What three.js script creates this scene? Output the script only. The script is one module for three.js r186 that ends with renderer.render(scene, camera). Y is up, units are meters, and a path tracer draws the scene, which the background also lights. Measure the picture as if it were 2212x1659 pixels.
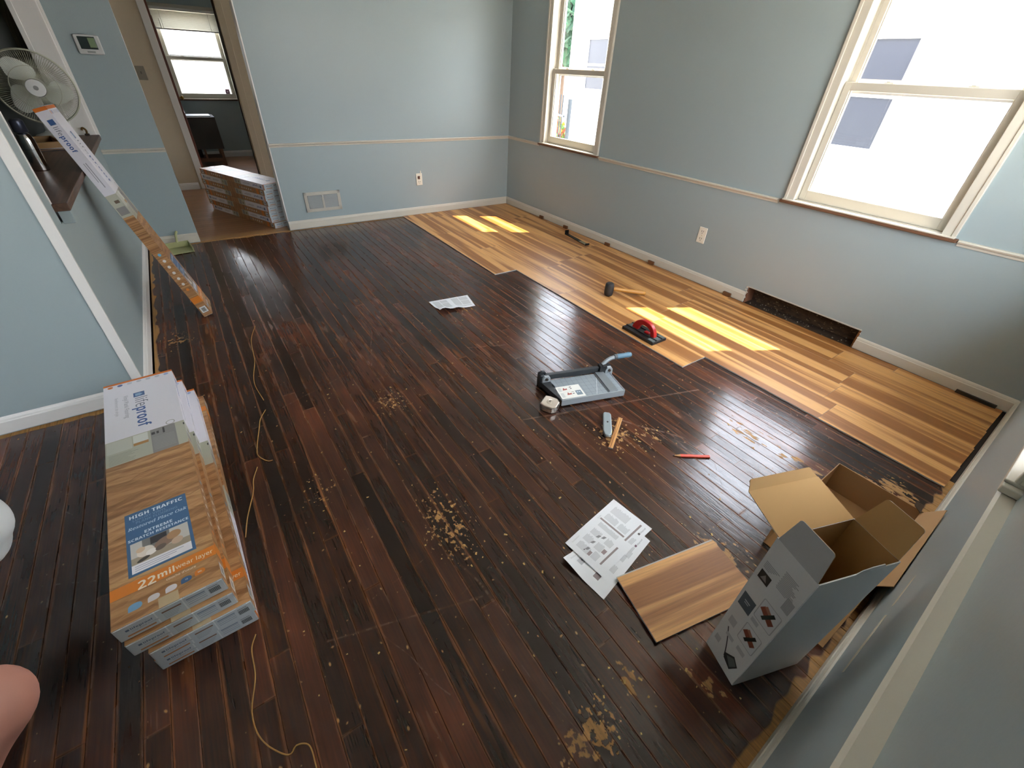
import * as THREE from 'three';
import { RoundedBoxGeometry } from 'three/addons/geometries/RoundedBoxGeometry.js';
import { mergeGeometries, toCreasedNormals } from 'three/addons/utils/BufferGeometryUtils.js';
import { MarchingCubes } from 'three/addons/objects/MarchingCubes.js';

// ------------------------------------------------------------------ camera, sky, sun, exposure
const scene = new THREE.Scene();
const camera = new THREE.PerspectiveCamera(83.5, 2212 / 1659, 0.02, 200);
camera.rotation.order = 'YXZ';
camera.position.set(-3.6707, 1.5548, 5.3931);
camera.rotation.set(THREE.MathUtils.degToRad(-36.11), THREE.MathUtils.degToRad(-36.17), THREE.MathUtils.degToRad(3.028));
const renderer = new THREE.WebGLRenderer({ antialias: true });
renderer.toneMapping = THREE.LinearToneMapping;
renderer.toneMappingExposure = 25.0;
renderer.shadowMap.enabled = true;
renderer.shadowMap.type = THREE.PCFSoftShadowMap;
// hazy summer sky: bright veil, a little bluer overhead, brighter around the sun
{
  const W = 256, Hh = 128, data = new Float32Array(W * Hh * 4), sd = new THREE.Vector3(0.565, 1, 0.29).normalize();
  for (let j = 0; j < Hh; j++) for (let i = 0; i < W; i++) {
    const up = ((j + 0.5) / Hh - 0.5) * Math.PI, ro = ((i + 0.5) / W - 0.5) * 2 * Math.PI, y = Math.sin(up), c = Math.cos(ro) * Math.cos(up) * sd.x + y * sd.y + Math.sin(ro) * Math.cos(up) * sd.z;
    const k = Math.max(0, y), glow = 0.5 * Math.pow(Math.max(0, c), 6), v = y < 0 ? 0.45 : 0.82 + 0.18 * k, o = (j * W + i) * 4;
    data[o] = v * (1.0 - 0.14 * k) + glow; data[o + 1] = v * (1.03 - 0.05 * k) + glow * 0.98; data[o + 2] = v * (1.06 + 0.16 * k) + glow * 0.92; data[o + 3] = 1;
  }
  const t = new THREE.DataTexture(data, W, Hh, THREE.RGBAFormat, THREE.FloatType); t.mapping = THREE.EquirectangularReflectionMapping; t.magFilter = t.minFilter = THREE.LinearFilter; t.needsUpdate = true;
  scene.background = t; scene.backgroundIntensity = 0.6;
}
const sun = new THREE.DirectionalLight(0xffe2b8, 1.35);
sun.name = 'sun';
sun.position.set(5.65, 10, 2.9 + 2.7);
sun.target.position.set(0, 0, 2.7);
sun.castShadow = true;
sun.shadow.mapSize.set(4096, 4096);
Object.assign(sun.shadow.camera, { left: -9, right: 9, top: 9, bottom: -9, near: 0.5, far: 40 });
scene.add(sun, sun.target);

// ------------------------------------------------------------------ helpers
const used = {};
function numbered(name) { const n = used[name] = (used[name] ?? -1) + 1; return n ? name + '_' + String(n).padStart(3, '0') : name; }
let seed = 7;
const rnd = () => { seed = (seed + 0x6d2b79f5) | 0; let t = Math.imul(seed ^ (seed >>> 15), 1 | seed); t = (t + Math.imul(t ^ (t >>> 7), 61 | t)) ^ t; return ((t ^ (t >>> 14)) >>> 0) / 4294967296; };
const rr = (a, b) => a + (b - a) * rnd();
const clamp = (v, a = 0, b = 1) => v < a ? a : v > b ? b : v;
const sstep = (a, b, x) => { const t = clamp((x - a) / (b - a)); return t * t * (3 - 2 * t); };
function hash2(x, y, s) { let h = Math.imul(x, 374761393) ^ Math.imul(y, 668265263) ^ Math.imul(s, 2147483647 - 97); h = Math.imul(h ^ (h >>> 13), 1274126177); return ((h ^ (h >>> 16)) >>> 0) / 4294967296; }
function vn(x, y, s) {
  const ix = Math.floor(x), iy = Math.floor(y); let fx = x - ix, fy = y - iy; fx = fx * fx * (3 - 2 * fx); fy = fy * fy * (3 - 2 * fy);
  const a = hash2(ix, iy, s), b = hash2(ix + 1, iy, s), c = hash2(ix, iy + 1, s), d = hash2(ix + 1, iy + 1, s);
  return a + (b - a) * fx + (c - a) * fy + (a - b - c + d) * fx * fy;
}
const fbm = (x, y, s, o = 3) => { let v = 0, a = 0.5, t = 0; for (let i = 0; i < o; i++) { v += a * vn(x, y, s + i * 17); t += a; a *= 0.5; x *= 2.03; y *= 2.03; } return v / t; };
function tex(w, h, fn, srgb = true) {
  const data = new Uint8Array(w * h * 4), c = [0, 0, 0];
  for (let y = 0; y < h; y++) for (let x = 0; x < w; x++) { fn(x, y, c); const i = (y * w + x) * 4; data[i] = clamp(c[0], 0, 255); data[i + 1] = clamp(c[1], 0, 255); data[i + 2] = clamp(c[2], 0, 255); data[i + 3] = 255; }
  const t = new THREE.DataTexture(data, w, h); if (srgb) t.colorSpace = THREE.SRGBColorSpace;
  t.magFilter = THREE.LinearFilter; t.minFilter = THREE.LinearMipmapLinearFilter; t.wrapS = t.wrapT = THREE.RepeatWrapping; t.generateMipmaps = true; t.anisotropy = 8; t.needsUpdate = true; return t;
}
function canvasTex(w, h, draw) {
  const c = document.createElement('canvas'); c.width = w; c.height = h; draw(c.getContext('2d'), w, h);
  const t = new THREE.CanvasTexture(c); t.colorSpace = THREE.SRGBColorSpace; t.anisotropy = 8; return t;
}
const std = (color, roughness = 0.6, extra = {}) => new THREE.MeshStandardMaterial({ color, roughness, ...extra });
function shade(o) { o.traverse((m) => { if (m.isMesh) { m.castShadow = true; m.receiveShadow = true; } }); return o; }
function mesh(name, geo, mat, parent) { const m = new THREE.Mesh(Array.isArray(geo) ? join(geo) : geo, mat); m.castShadow = m.receiveShadow = true; if (parent) { m.name = name; parent.add(m); } else { m.name = numbered(name); scene.add(m); } return m; }
function join(list) { return mergeGeometries(list.map((g) => { const q = g.index ? g.toNonIndexed() : g.clone(); for (const k of Object.keys(q.attributes)) if (!['position', 'normal', 'uv'].includes(k)) q.deleteAttribute(k); return q; })); }
function tag(o, label, category, group, kind) { if (label) o.userData.label = label; if (category) o.userData.category = category; if (group) o.userData.group = group; if (kind) o.userData.kind = kind; return o; }
function thing(name, label, category, pos = [0, 0, 0], turn = 0, group) { const g = new THREE.Group(); g.name = numbered(name); scene.add(g); g.position.set(...pos); g.rotation.y = turn; return tag(g, label, category, group); }
function structGroup(name, pos = [0, 0, 0]) { const g = new THREE.Group(); g.name = name; g.position.set(...pos); scene.add(g); g.userData.kind = 'structure'; return g; }
function struct(name, geo, mat, parent) { const m = mesh(name, geo, mat, parent); if (!parent) { m.name = name; m.userData.kind = 'structure'; } return m; }
const bx = (x0, x1, y0, y1, z0, z1) => { const g = new THREE.BoxGeometry(x1 - x0, y1 - y0, z1 - z0); g.translate((x0 + x1) / 2, (y0 + y1) / 2, (z0 + z1) / 2); return g; };
const rbx = (w, h, d, r, x = 0, y = 0, z = 0, seg = 2) => { const g = new RoundedBoxGeometry(w, h, d, seg, Math.min(r, w / 2.01, h / 2.01, d / 2.01)); g.translate(x, y, z); return g; };
const rb2 = (x0, x1, y0, y1, z0, z1, r = 0.003) => rbx(x1 - x0, y1 - y0, z1 - z0, r, (x0 + x1) / 2, (y0 + y1) / 2, (z0 + z1) / 2);
const cyl = (r0, r1, h, seg = 24, x = 0, y = 0, z = 0) => { const g = new THREE.CylinderGeometry(r0, r1, h, seg); g.translate(x, y, z); return g; };
const lathe = (pts, seg = 32) => new THREE.LatheGeometry(pts.map((p) => new THREE.Vector2(...p)), seg);
function extr(pts, depth, bevel = 0, seg = 8) { const s = new THREE.Shape(pts.map((p) => new THREE.Vector2(...p))); const g = new THREE.ExtrudeGeometry(s, { depth, bevelEnabled: bevel > 0, bevelSize: bevel, bevelThickness: bevel, bevelSegments: 2, curveSegments: seg }); g.translate(0, 0, -depth / 2); return g; }
function tube(pts, r, seg = 40, rad = 8, closed = false) { return new THREE.TubeGeometry(new THREE.CatmullRomCurve3(pts.map((p) => new THREE.Vector3(...p)), closed), seg, r, rad, closed); }
// a slab with rectangular holes; axis 'x' or 'z' is the thickness direction, u the horizontal one
function slabHoles(axis, t0, t1, u0, u1, y0, y1, holes) {
  const us = [...new Set([u0, u1, ...holes.flatMap((h) => [h[0], h[1]])])].filter((v) => v >= u0 && v <= u1).sort((a, b) => a - b), ys = [...new Set([y0, y1, ...holes.flatMap((h) => [h[2], h[3]])])].filter((v) => v >= y0 && v <= y1).sort((a, b) => a - b), out = [];
  for (let i = 0; i + 1 < us.length; i++) {
    let start = null;
    for (let j = 0; j + 1 < ys.length; j++) {
      const cu = (us[i] + us[i + 1]) / 2, cy = (ys[j] + ys[j + 1]) / 2, hole = holes.some((h) => cu > h[0] && cu < h[1] && cy > h[2] && cy < h[3]);
      if (!hole && start === null) start = ys[j];
      if ((hole || j + 2 === ys.length) && start !== null) { const e = hole ? ys[j] : ys[j + 1]; if (e > start) out.push(axis === 'x' ? bx(t0, t1, start, e, us[i], us[i + 1]) : bx(us[i], us[i + 1], start, e, t0, t1)); start = null; }
    }
  }
  return out;
}

// ------------------------------------------------------------------ materials
const plasterBump = tex(512, 512, (x, y, c) => { const v = 128 + 90 * (fbm(x / 6, y / 6, 3, 3) - 0.5) + 40 * (fbm(x / 60, y / 60, 9, 2) - 0.5); c[0] = c[1] = c[2] = v; }, false);
plasterBump.repeat.set(3, 3);
const M = {
  paint: std(0x9ba9ab, 0.42, { bumpMap: plasterBump, bumpScale: 0.0006 }),
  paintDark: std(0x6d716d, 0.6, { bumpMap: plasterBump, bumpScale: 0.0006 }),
  paintHall: std(0xcabda4, 0.6, { bumpMap: plasterBump, bumpScale: 0.0006 }),
  ceiling: std(0xd8d8d2, 0.8),
  trim: std(0xcbc6b8, 0.38),
  trimLeft: std(0xe2e0dc, 0.38),
  vinylFrame: std(0xbdb9ac, 0.35),
  pane: new THREE.MeshPhysicalMaterial({ color: 0xffffff, roughness: 0, transmission: 1, thickness: 0, ior: 1.5 }),
  woodEdge: std(0x6b4a34, 0.6),
  gray: std(0xb9bab6, 0.6),
  aluminium: std(0xc8c8c8, 0.4, { metalness: 0.6 }),
  louver: std(0xa8acab, 0.45),
  black: std(0x151515, 0.5),
  plate: std(0xe8e4d4, 0.35),
  slot: std(0x3a332c, 0.7),
  brass: std(0xb08d45, 0.3, { metalness: 0.9 }),
  chrome: std(0xd8d8d8, 0.12, { metalness: 1 }),
};

// ------------------------------------------------------------------ dark strip floor
const BW = 0.065, XR = -1.0, ROWS = 70, PER = 14, FZ = 5.62, TW = 840, TH = 2048;
const joints = [];
for (let r = 0; r < ROWS; r++) { const j = [0]; let z = rr(0.3, 1.6); while (z < FZ - 0.35) { j.push(z); z += rr(0.7, 2.2); } j.push(FZ); joints.push(j); }
const boardAt = (r, z) => { const j = joints[r]; let i = 0; while (i + 2 < j.length && j[i + 1] <= z) i++; return i; };
// worn places: x, z, radius across, radius along, amount, flecks per metre across / along
const WORN = [
  [-3.21, 4.35, 0.10, 0.22, 0.62, 70, 55], [-3.19, 5.225, 0.11, 0.075, 0.72, 60, 60], [-2.21, 4.34, 0.12, 0.13, 0.62, 45, 40], [-1.36, 5.34, 0.13, 0.16, 0.82, 60, 22],
  [-2.33, 5.08, 0.10, 0.15, 0.66, 45, 30], [-3.10, 3.46, 0.10, 0.13, 0.55, 70, 60], [-4.06, 2.10, 0.09, 0.12, 0.6, 60, 50], [-1.55, 4.9, 0.10, 0.35, 0.55, 50, 14],
  [-2.78, 5.33, 0.05, 0.09, 0.7, 40, 30], [-3.0, 5.18, 0.03, 0.06, 0.75, 50, 25], [-3.6, 3.9, 0.07, 0.1, 0.42, 60, 60], [-2.15, 2.58, 0.12, 0.2, 0.4, 60, 20], [-2.05, 4.45, 0.1, 0.1, 0.5, 70, 30],
];
const SCR = [];
for (let i = 0; i < 150; i++) { const a = rr(0, 6.28), l = rr(0.05, 0.5), x = rr(-4.8, -1.1), z = rr(2.2, 5.5); SCR.push([x, z, x + Math.cos(a) * l, z + Math.sin(a) * l, rr(0.0007, 0.0018), rr(0.15, 0.55)]); }
SCR.push([-2.55, 3.98, -1.45, 4.32, 0.004, 0.75], [-2.75, 5.02, -2.30, 5.33, 0.004, 0.4], [-3.75, 4.55, -3.25, 4.7, 0.003, 0.5], [-3.25, 4.55, -3.2, 4.85, 0.003, 0.5], [-2.1, 4.25, -1.9, 4.55, 0.004, 0.6], [-3.62, 3.2, -3.2, 3.05, 0.003, 0.35], [-2.6, 3.1, -2.1, 3.3, 0.0025, 0.4]);
function scratchAt(x, z) { let v = 0; for (const s of SCR) { if (x < Math.min(s[0], s[2]) - 0.01 || x > Math.max(s[0], s[2]) + 0.01 || z < Math.min(s[1], s[3]) - 0.01 || z > Math.max(s[1], s[3]) + 0.01) continue; const dx = s[2] - s[0], dz = s[3] - s[1], t = clamp(((x - s[0]) * dx + (z - s[1]) * dz) / (dx * dx + dz * dz)); const wob = 0.004 * Math.sin(t * 9 + s[0] * 40), d = Math.hypot(x - s[0] - t * dx + wob, z - s[1] - t * dz); v = Math.max(v, s[5] * (1 - sstep(s[4], s[4] * 2.2, d)) * (0.4 + 0.6 * vn(t * 40, s[0] * 90, 5))); } return v; }
function wallGap(x, z) { // distance to the nearest wall line, where the shoe moulding kept stain away
  let d = Math.min(z, 5.485 - 0.018 * x - z); if (x > -4.2 && z < 2.73) d = Math.min(d, x + 4.2); if (x < -4.2) d = Math.min(d, z - 2.73); return d;
}
function floorTextures(strip) {
  const rough = new Uint8Array(TW * TH * 4);
  const col = tex(TW, TH, (px, py, c) => {
    const across = (px + 0.5) / TW * PER, r = strip * PER + Math.floor(across), t = across - Math.floor(across), z = (py + 0.5) / TH * FZ, x = XR - (r + t) * BW;
    const b = boardAt(r, z), id = hash2(r, b, 11), id2 = hash2(r, b, 12), j = joints[r];
    const grain = fbm(x * 260, z * 7 + id * 90, 21, 3), grime = fbm(x * 3.2, z * 2.1, 31, 3), mott = fbm(x * 30, z * 9, 41, 3);
    let k = 0.62 + 0.5 * (id - 0.5) + 0.55 * (grain - 0.5) + 0.45 * (mott - 0.5);
    const red = clamp(0.5 + 1.4 * (grime - 0.5) + 0.5 * (id2 - 0.5));
    let R = (44 + 46 * red) * (0.42 + 0.82 * k), G = (31 + 19 * red) * (0.42 + 0.82 * k), B = (26 + 7 * red) * (0.42 + 0.82 * k), rg = 0.10 + 0.13 * (1 - mott) + 0.04 * id;
    // worn amber edges
    const e = Math.min(t, 1 - t) * BW, side = t < 0.5 ? r * 2 : r * 2 + 1, ww = 0.003 + 0.016 * Math.pow(fbm(z * 3.1, side * 3.7, 51, 3), 2.2) * (0.6 + 0.9 * vn(x * 1.1, z * 0.9, 56)), ends = Math.min(z - j[b], j[b + 1] - z);
    let am = 1 - sstep(ww * 0.35, ww, e + 0.0016 * (vn(x * 500, z * 60, 52) - 0.5)); am = Math.max(am, (1 - sstep(0.001, 0.004 + 0.006 * id, ends)) * 0.7);
    am *= (0.4 + 0.75 * fbm(z * 9, side, 57, 2)) * (0.35 + 0.8 * vn(side * 7.3, z * 0.8, 58));
    // rubbed broad patches inside a board
    am = Math.max(am, 0.5 * sstep(0.66, 0.8, fbm(x * 34, z * 3.4, 61, 3)) * sstep(0.35, 0.6, grime));
    am = clamp(am);
    R += (150 - R) * am * 0.8; G += (92 - G) * am * 0.8; B += (46 - B) * am * 0.8; rg += 0.2 * am;
    // bare wood where the finish flaked off
    let w = 0;
    for (const p of WORN) { const dx = (x - p[0]) / p[2], dz = (z - p[1]) / p[3], q = dx * dx + dz * dz; if (q < 2.2) w = Math.max(w, sstep(0, 0.08, p[4] * (1 - q * 0.55) + (fbm(x * p[5] * 1.35, z * p[6] * 1.35, 71, 4) - 0.5) * 1.9 - 0.72)); }
    const cell = 0.045, cx = Math.floor(x / cell), cz = Math.floor(z / cell), hh = hash2(cx, cz, 81);
    if (hh < 0.10 + 0.10 * sstep(3.2, 4.6, z)) { const ox = (cx + 0.2 + 0.6 * hash2(cx, cz, 82)) * cell, oz = (cz + 0.2 + 0.6 * hash2(cx, cz, 83)) * cell, a = hash2(cx, cz, 84) * 3.14, u = (x - ox) * Math.cos(a) + (z - oz) * Math.sin(a), v = (z - oz) * Math.cos(a) - (x - ox) * Math.sin(a), s = 0.0012 + 0.003 * Math.pow(hash2(cx, cz, 85), 3); w = Math.max(w, 1 - sstep(0.6, 1.1, Math.hypot(u / (s * 1.8), v / s))); }
    const gap = wallGap(x, z); w = Math.max(w, 1 - sstep(0.034, 0.042, gap + 0.026 * (vn(x * 18 + z * 18, 3, 91) - 0.5)));
    const wt = 0.8 + 0.4 * (grain - 0.3);
    R += (196 * wt - R) * w; G += (148 * wt - G) * w; B += (86 * wt - B) * w; rg += 0.4 * w;
    const sc = scratchAt(x, z); R += (150 - R) * sc * 0.6; G += (112 - G) * sc * 0.6; B += (86 - B) * sc * 0.6; rg += 0.25 * sc;
    c[0] = R; c[1] = G; c[2] = B;
    const i = (py * TW + px) * 4; rough[i] = rough[i + 1] = rough[i + 2] = clamp(rg * 255, 20, 255); rough[i + 3] = 255;
  });
  const rt = new THREE.DataTexture(rough, TW, TH); rt.magFilter = THREE.LinearFilter; rt.minFilter = THREE.LinearMipmapLinearFilter; rt.generateMipmaps = true; rt.needsUpdate = true;
  return [col, rt];
}
const ripple = tex(512, 512, (x, y, c) => { c[0] = c[1] = c[2] = 255 * (0.6 * fbm(x / 26, y / 60, 5, 3) + 0.4 * vn(x / 5, y / 22, 8)); }, false);
ripple.repeat.set(2, 6);
const BLIND = new THREE.MeshPhysicalMaterial({ color: 0xf2f1ec, roughness: 0.9, transmission: 0.45, thickness: 0 });
const floorMats = [];
for (let s = 0; s < 5; s++) { const [col, rt] = floorTextures(s); floorMats.push(new THREE.MeshPhysicalMaterial({ ior: 1.5, map: col, roughnessMap: rt, roughness: 1, bumpMap: ripple, bumpScale: 0.00035 })); }
function boardGeo(w, l, t, ch, uvAt) { // a strip with chamfered long edges, centred; top at y = 0
  const p = [[-w / 2, -t], [-w / 2, -ch], [-w / 2 + ch, 0], [w / 2 - ch, 0], [w / 2, -ch], [w / 2, -t]], pos = [], uv = [], push = (a) => { pos.push(...a); uv.push(...uvAt(a[0], a[2])); };
  const quad = (a, b, c, d) => { [a, b, c, a, c, d].forEach(push); };
  for (let i = 0; i + 1 < p.length; i++) { const a = p[i], b = p[i + 1]; quad([a[0], a[1], l / 2], [b[0], b[1], l / 2], [b[0], b[1], -l / 2], [a[0], a[1], -l / 2]); }
  for (const s of [1, -1]) for (let i = 1; i + 1 < p.length; i++) { const f = [p[0], p[i], p[i + 1]].map((q) => [q[0], q[1], s * l / 2]); (s > 0 ? f.reverse() : f).forEach(push); }
  const g = new THREE.BufferGeometry(); g.setAttribute('position', new THREE.Float32BufferAttribute(pos, 3)); g.setAttribute('uv', new THREE.Float32BufferAttribute(uv, 2)); g.computeVertexNormals(); return g;
}
const floor = structGroup('floor');
mesh('subfloor', [bx(-4.3, 0.1, -0.12, -0.02, 0, 5.7), bx(-6.7, -4.3, -0.12, -0.02, 2.6, 5.7), bx(-1.0, 0.1, -0.02, -0.001, 0, 5.6), bx(-6.7, -1.0 - ROWS * BW, -0.02, -0.001, 2.6, 5.6)], std(0x241812, 0.7), floor);
for (let r = 0; r < ROWS; r++) {
  const strip = Math.floor(r / PER), xc = XR - (r + 0.5) * BW, j = joints[r], zmin = xc < -4.2 ? 2.7 : 0;
  for (let b = 0; b + 1 < j.length; b++) {
    const z0 = Math.max(j[b], zmin) + 0.0004, z1 = Math.min(j[b + 1], 5.6) - 0.0004; if (z1 - z0 < 0.05) continue;
    const zc = (z0 + z1) / 2, g = boardGeo(BW - 0.0009, z1 - z0, 0.018, 0.0014, (x, z) => [(XR - (xc + x)) / (PER * BW) - strip, (zc + z) / FZ]);
    const m = mesh('board', g, floorMats[strip], floor); m.position.set(xc, rr(-0.0007, 0), zc); m.rotation.z = rr(-0.007, 0.007);
  }
}

// ------------------------------------------------------------------ new planks along the window wall
const plankMaps = [0, 1, 2, 3, 4].map((s) => tex(256, 1024, (x, y, c) => {
  const u = x / 256, v = y / 1024, warp = 0.05 * (fbm(v * 2.2, s * 7.1, 101 + s, 2) - 0.5) + 0.02 * (vn(v * 6, u * 3, 103 + s) - 0.5);
  const band = fbm((u + warp) * 4.6 + s * 3.3, v * 0.9 + s, 111 + s * 5, 3), k = sstep(0.40, 0.62, band), fine = fbm(u * 90, v * 9, 121 + s, 3), pore = vn(u * 240, v * 40, 131 + s);
  const cath = 0.5 + 0.5 * Math.sin((u * 18 + 2.4 * fbm(u * 3, v * 2.4, 141 + s, 2)) * 6.28), m = 0.86 + 0.2 * fine + 0.05 * pore + 0.05 * cath;
  c[0] = (152 + 60 * k) * m; c[1] = (100 + 60 * k) * m; c[2] = (52 + 46 * k) * m;
}));
const plankMats = plankMaps.map((map) => new THREE.MeshStandardMaterial({ map, roughness: 0.42 }));
const vinyl = structGroup('floor_new_planks');
const plankGeos = {};
function plankMesh(w, l, variant, parent, name = 'plank') {
  const key = w.toFixed(3) + '_' + l.toFixed(3), g = plankGeos[key] ??= (() => {
    const h = new THREE.BoxGeometry(w - 0.0012, 0.0075, l - 0.0012), uv = h.attributes.uv; // top face: scale v by length so the grain keeps its size
    for (let i = 8; i < 12; i++) uv.setXY(i, 0.02 + uv.getX(i) * 0.96 * Math.min(1, w / 0.245), uv.getY(i) * Math.min(1, l / 1.3) * 0.98);
    return h;
  })();
  return mesh(name, g, [M.gray, M.gray, plankMats[variant % 5], M.gray, M.gray, M.gray], parent);
}
const ROWX = [-0.012, -0.115, -0.36, -0.605, -0.85, -1.09, -1.335, -1.575], ROWEND = [5.455, 5.455, 5.46, 5.465, 5.468, 4.108, 2.166], ROWJ = [0.55, 0.86, 0.69, 0.675, 0.6, 1.30, 1.30];
let pv = 0;
for (let k = 0; k < 7; k++) {
  const x1 = ROWX[k], x0 = ROWX[k + 1], list = []; let z = ROWEND[k], l = ROWJ[k];
  while (z > 0.02) { const a = Math.max(0.012, z - l); list.push([a, z]); z = a < 0.02 ? 0 : a; l = 1.3; }
  for (const [a, b] of list) { if (b - a < 0.02) continue; const m = plankMesh(x1 - x0, b - a, (pv = pv * 3 + k + 1) % 5, vinyl); m.position.set((x0 + x1) / 2, 0.0043, (a + b) / 2); if (hash2(k, Math.round(a * 10), 5) > 0.5) m.rotation.y = Math.PI; }
}

// ------------------------------------------------------------------ shell
const WT = 0.16, H = 2.45, XL = -4.205;
struct('wall_right', slabHoles('x', 0, WT, -2.7, 5.8, 0, H, [[-1.97, -0.93, 0.85, 2.33], [0.755, 1.65, 0.85, 2.33], [3.78, 4.72, 0.85, 2.33], [3.715, 4.6, 0, 0.145]]), M.paint);
struct('wall_back', slabHoles('z', -0.12, 0, -4.33, 0, 0, H, [[-3.755, -2.9, 0, 2.1]]), M.paint);
struct('wall_left', slabHoles('x', XL - 0.12, XL, 0, 2.73, 0, H, [[0.13, 2.59, 0.9, 2.3]]), M.paint);
struct('wall_alcove', [bx(-6.6, XL - 0.12, 0, H, 2.61, 2.73), bx(-6.72, -6.6, 0, H, 2.61, 5.9)], M.paint);
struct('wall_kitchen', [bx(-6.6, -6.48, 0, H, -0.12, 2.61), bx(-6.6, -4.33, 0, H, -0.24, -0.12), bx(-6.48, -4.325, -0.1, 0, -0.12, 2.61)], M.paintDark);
struct('ceiling', [bx(-6.72, 0.16, H, H + 0.12, -5.3, 5.9)], M.ceiling);
const front = structGroup('wall_front', [0, 0, 5.485]); front.rotation.y = 0.018;
mesh('wall_panel', slabHoles('z', 0, 0.16, -6.75, 0.02, 0, H, [[-2.33, -0.35, 0.88, 2.25], [-6.13, -5.07, 0.88, 2.25]]), M.paint, front);
// hall beyond the doorway and the far room
struct('wall_hall', [...slabHoles('z', -2.62, -2.5, -4.3, 0, 0, H, [[-3.46, -2.76, 0, 2.12]]), bx(-4.42, -4.3, 0, H, -2.62, -0.12)], M.paintHall);
struct('wall_far_room', [...slabHoles('z', -5.26, -5.1, -5, -1.2, 0, H, [[-3.36, -2.45, 0.9, 2.1]]), bx(-5.12, -5, 0, H, -5.1, -2.62), bx(-1.32, -1.2, 0, H, -5.1, -2.62), bx(-5, -4.3, 0, H, -2.7, -2.62), bx(-2.2, -1.2, 0, H, -2.7, -2.62)], M.paint);
const oakMap = tex(512, 512, (x, y, c) => { const m = 0.85 + 0.3 * fbm(x / 90, y / 4, 151, 3); c[0] = 150 * m; c[1] = 108 * m; c[2] = 74 * m; });
const oak = [0.92, 1, 1.08].map((k) => { const m = new THREE.MeshStandardMaterial({ map: oakMap, roughness: 0.32 }); m.color.setScalar(k); return m; });
const hallFloor = structGroup('floor_hall');
mesh('subfloor', bx(-5, 0, -0.14, -0.02, -5.2, 0), M.woodEdge, hallFloor);
{ const g = boardGeo(0.083, 4.95, 0.018, 0.0012, (x, z) => [z / 1.2, x / 1.2]); for (let k = 0; k < 62; k++) { const m = mesh('board', g, oak[Math.floor(rnd() * 3)], hallFloor); m.rotation.y = Math.PI / 2; m.position.set(-2.5, -0.001, -0.16 - k * 0.0838); } }
{ const m = mesh('threshold', rb2(-3.755, -2.9, -0.018, 0.006, -0.125, 0.0, 0.006), std(0xa27b4e, 0.35), hallFloor); m.receiveShadow = true; }

// ------------------------------------------------------------------ mouldings
function profileX(pts, x0, x1) { // profile in (z, y), run along x
  const g = extr(pts, x1 - x0); g.rotateY(-Math.PI / 2); g.translate((x0 + x1) / 2, 0, 0); return g;
}
// all profiles: p out of the wall, y up
const baseP = (h) => [[0, 0], [0.014, 0], [0.014, h * 0.72], [0.011, h * 0.76], [0.009, h * 0.86], [0.005, h * 0.95], [0, h]];
const railP = (y) => [[0, y - 0.036], [0.007, y - 0.034], [0.009, y - 0.022], [0.017, y - 0.016], [0.021, y - 0.008], [0.017, y - 0.001], [0, y]];
function run(name, prof, mat, a, b, out, parent) { // a, b: [x, z] ends on the wall line; out: [x, z] unit normal into the room
  const l = Math.hypot(b[0] - a[0], b[1] - a[1]), g = extr(prof, l); const m = new THREE.Matrix4().makeBasis(new THREE.Vector3(out[0], 0, out[1]), new THREE.Vector3(0, 1, 0), new THREE.Vector3(-out[1], 0, out[0])); g.applyMatrix4(m); g.translate((a[0] + b[0]) / 2, 0, (a[1] + b[1]) / 2); return g;
}
const BH = 0.086;
struct('baseboard_right', [run('', baseP(BH), 0, [0, 0], [0, 3.715], [-1, 0]), run('', baseP(BH), 0, [0, 4.6], [0, 5.48], [-1, 0])].map((g) => g.translate(0, 0.012, 0)), M.trim);
struct('baseboard_back', [run('', baseP(BH), 0, [-2.9, 0], [0, 0], [0, 1]), run('', baseP(BH), 0, [XL, 0], [-3.755, 0], [0, 1])].map((g) => g.translate(0, 0.01, 0)), M.trim);
struct('baseboard_left', [run('', baseP(BH), 0, [XL, 0], [XL, 2.73], [1, 0]), run('', baseP(BH), 0, [-6.6, 2.73], [XL, 2.73], [0, 1])].map((g) => g.translate(0, 0.012, 0)), M.trimLeft);
struct('trim_1', [run('', railP(0.853), 0, [0, 0], [0, 0.68], [-1, 0]), run('', railP(0.853), 0, [0, 1.725], [0, 3.69], [-1, 0]), run('', railP(0.853), 0, [0, 4.795], [0, 5.48], [-1, 0])], M.trim);
struct('trim_2', [run('', railP(0.853), 0, [-2.9, 0], [0, 0], [0, 1]), run('', railP(0.853), 0, [XL, 0], [-3.755, 0], [0, 1])], M.trim);
mesh('baseboard', [extr(baseP(0.088), 6.7).rotateY(Math.PI / 2).translate(-3.35, 0.01, 0)], M.trim, front);
mesh('chair_rail', [extr(railP(0.856).map(([p, y]) => [p * 1.45, y]), 6.7).rotateY(Math.PI / 2).translate(-3.35, 0, 0)], M.trim, front);
mesh('paint_scrape', [extr([[-2.62, 0.28], [-2.52, 0.30], [-2.40, 0.335], [-2.42, 0.36], [-2.55, 0.325], [-2.63, 0.30]], 0.0012), extr([[-2.36, 0.34], [-2.25, 0.37], [-2.24, 0.39], [-2.37, 0.362]], 0.0012)], std(0xcfc9b4, 0.8), front);
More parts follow.
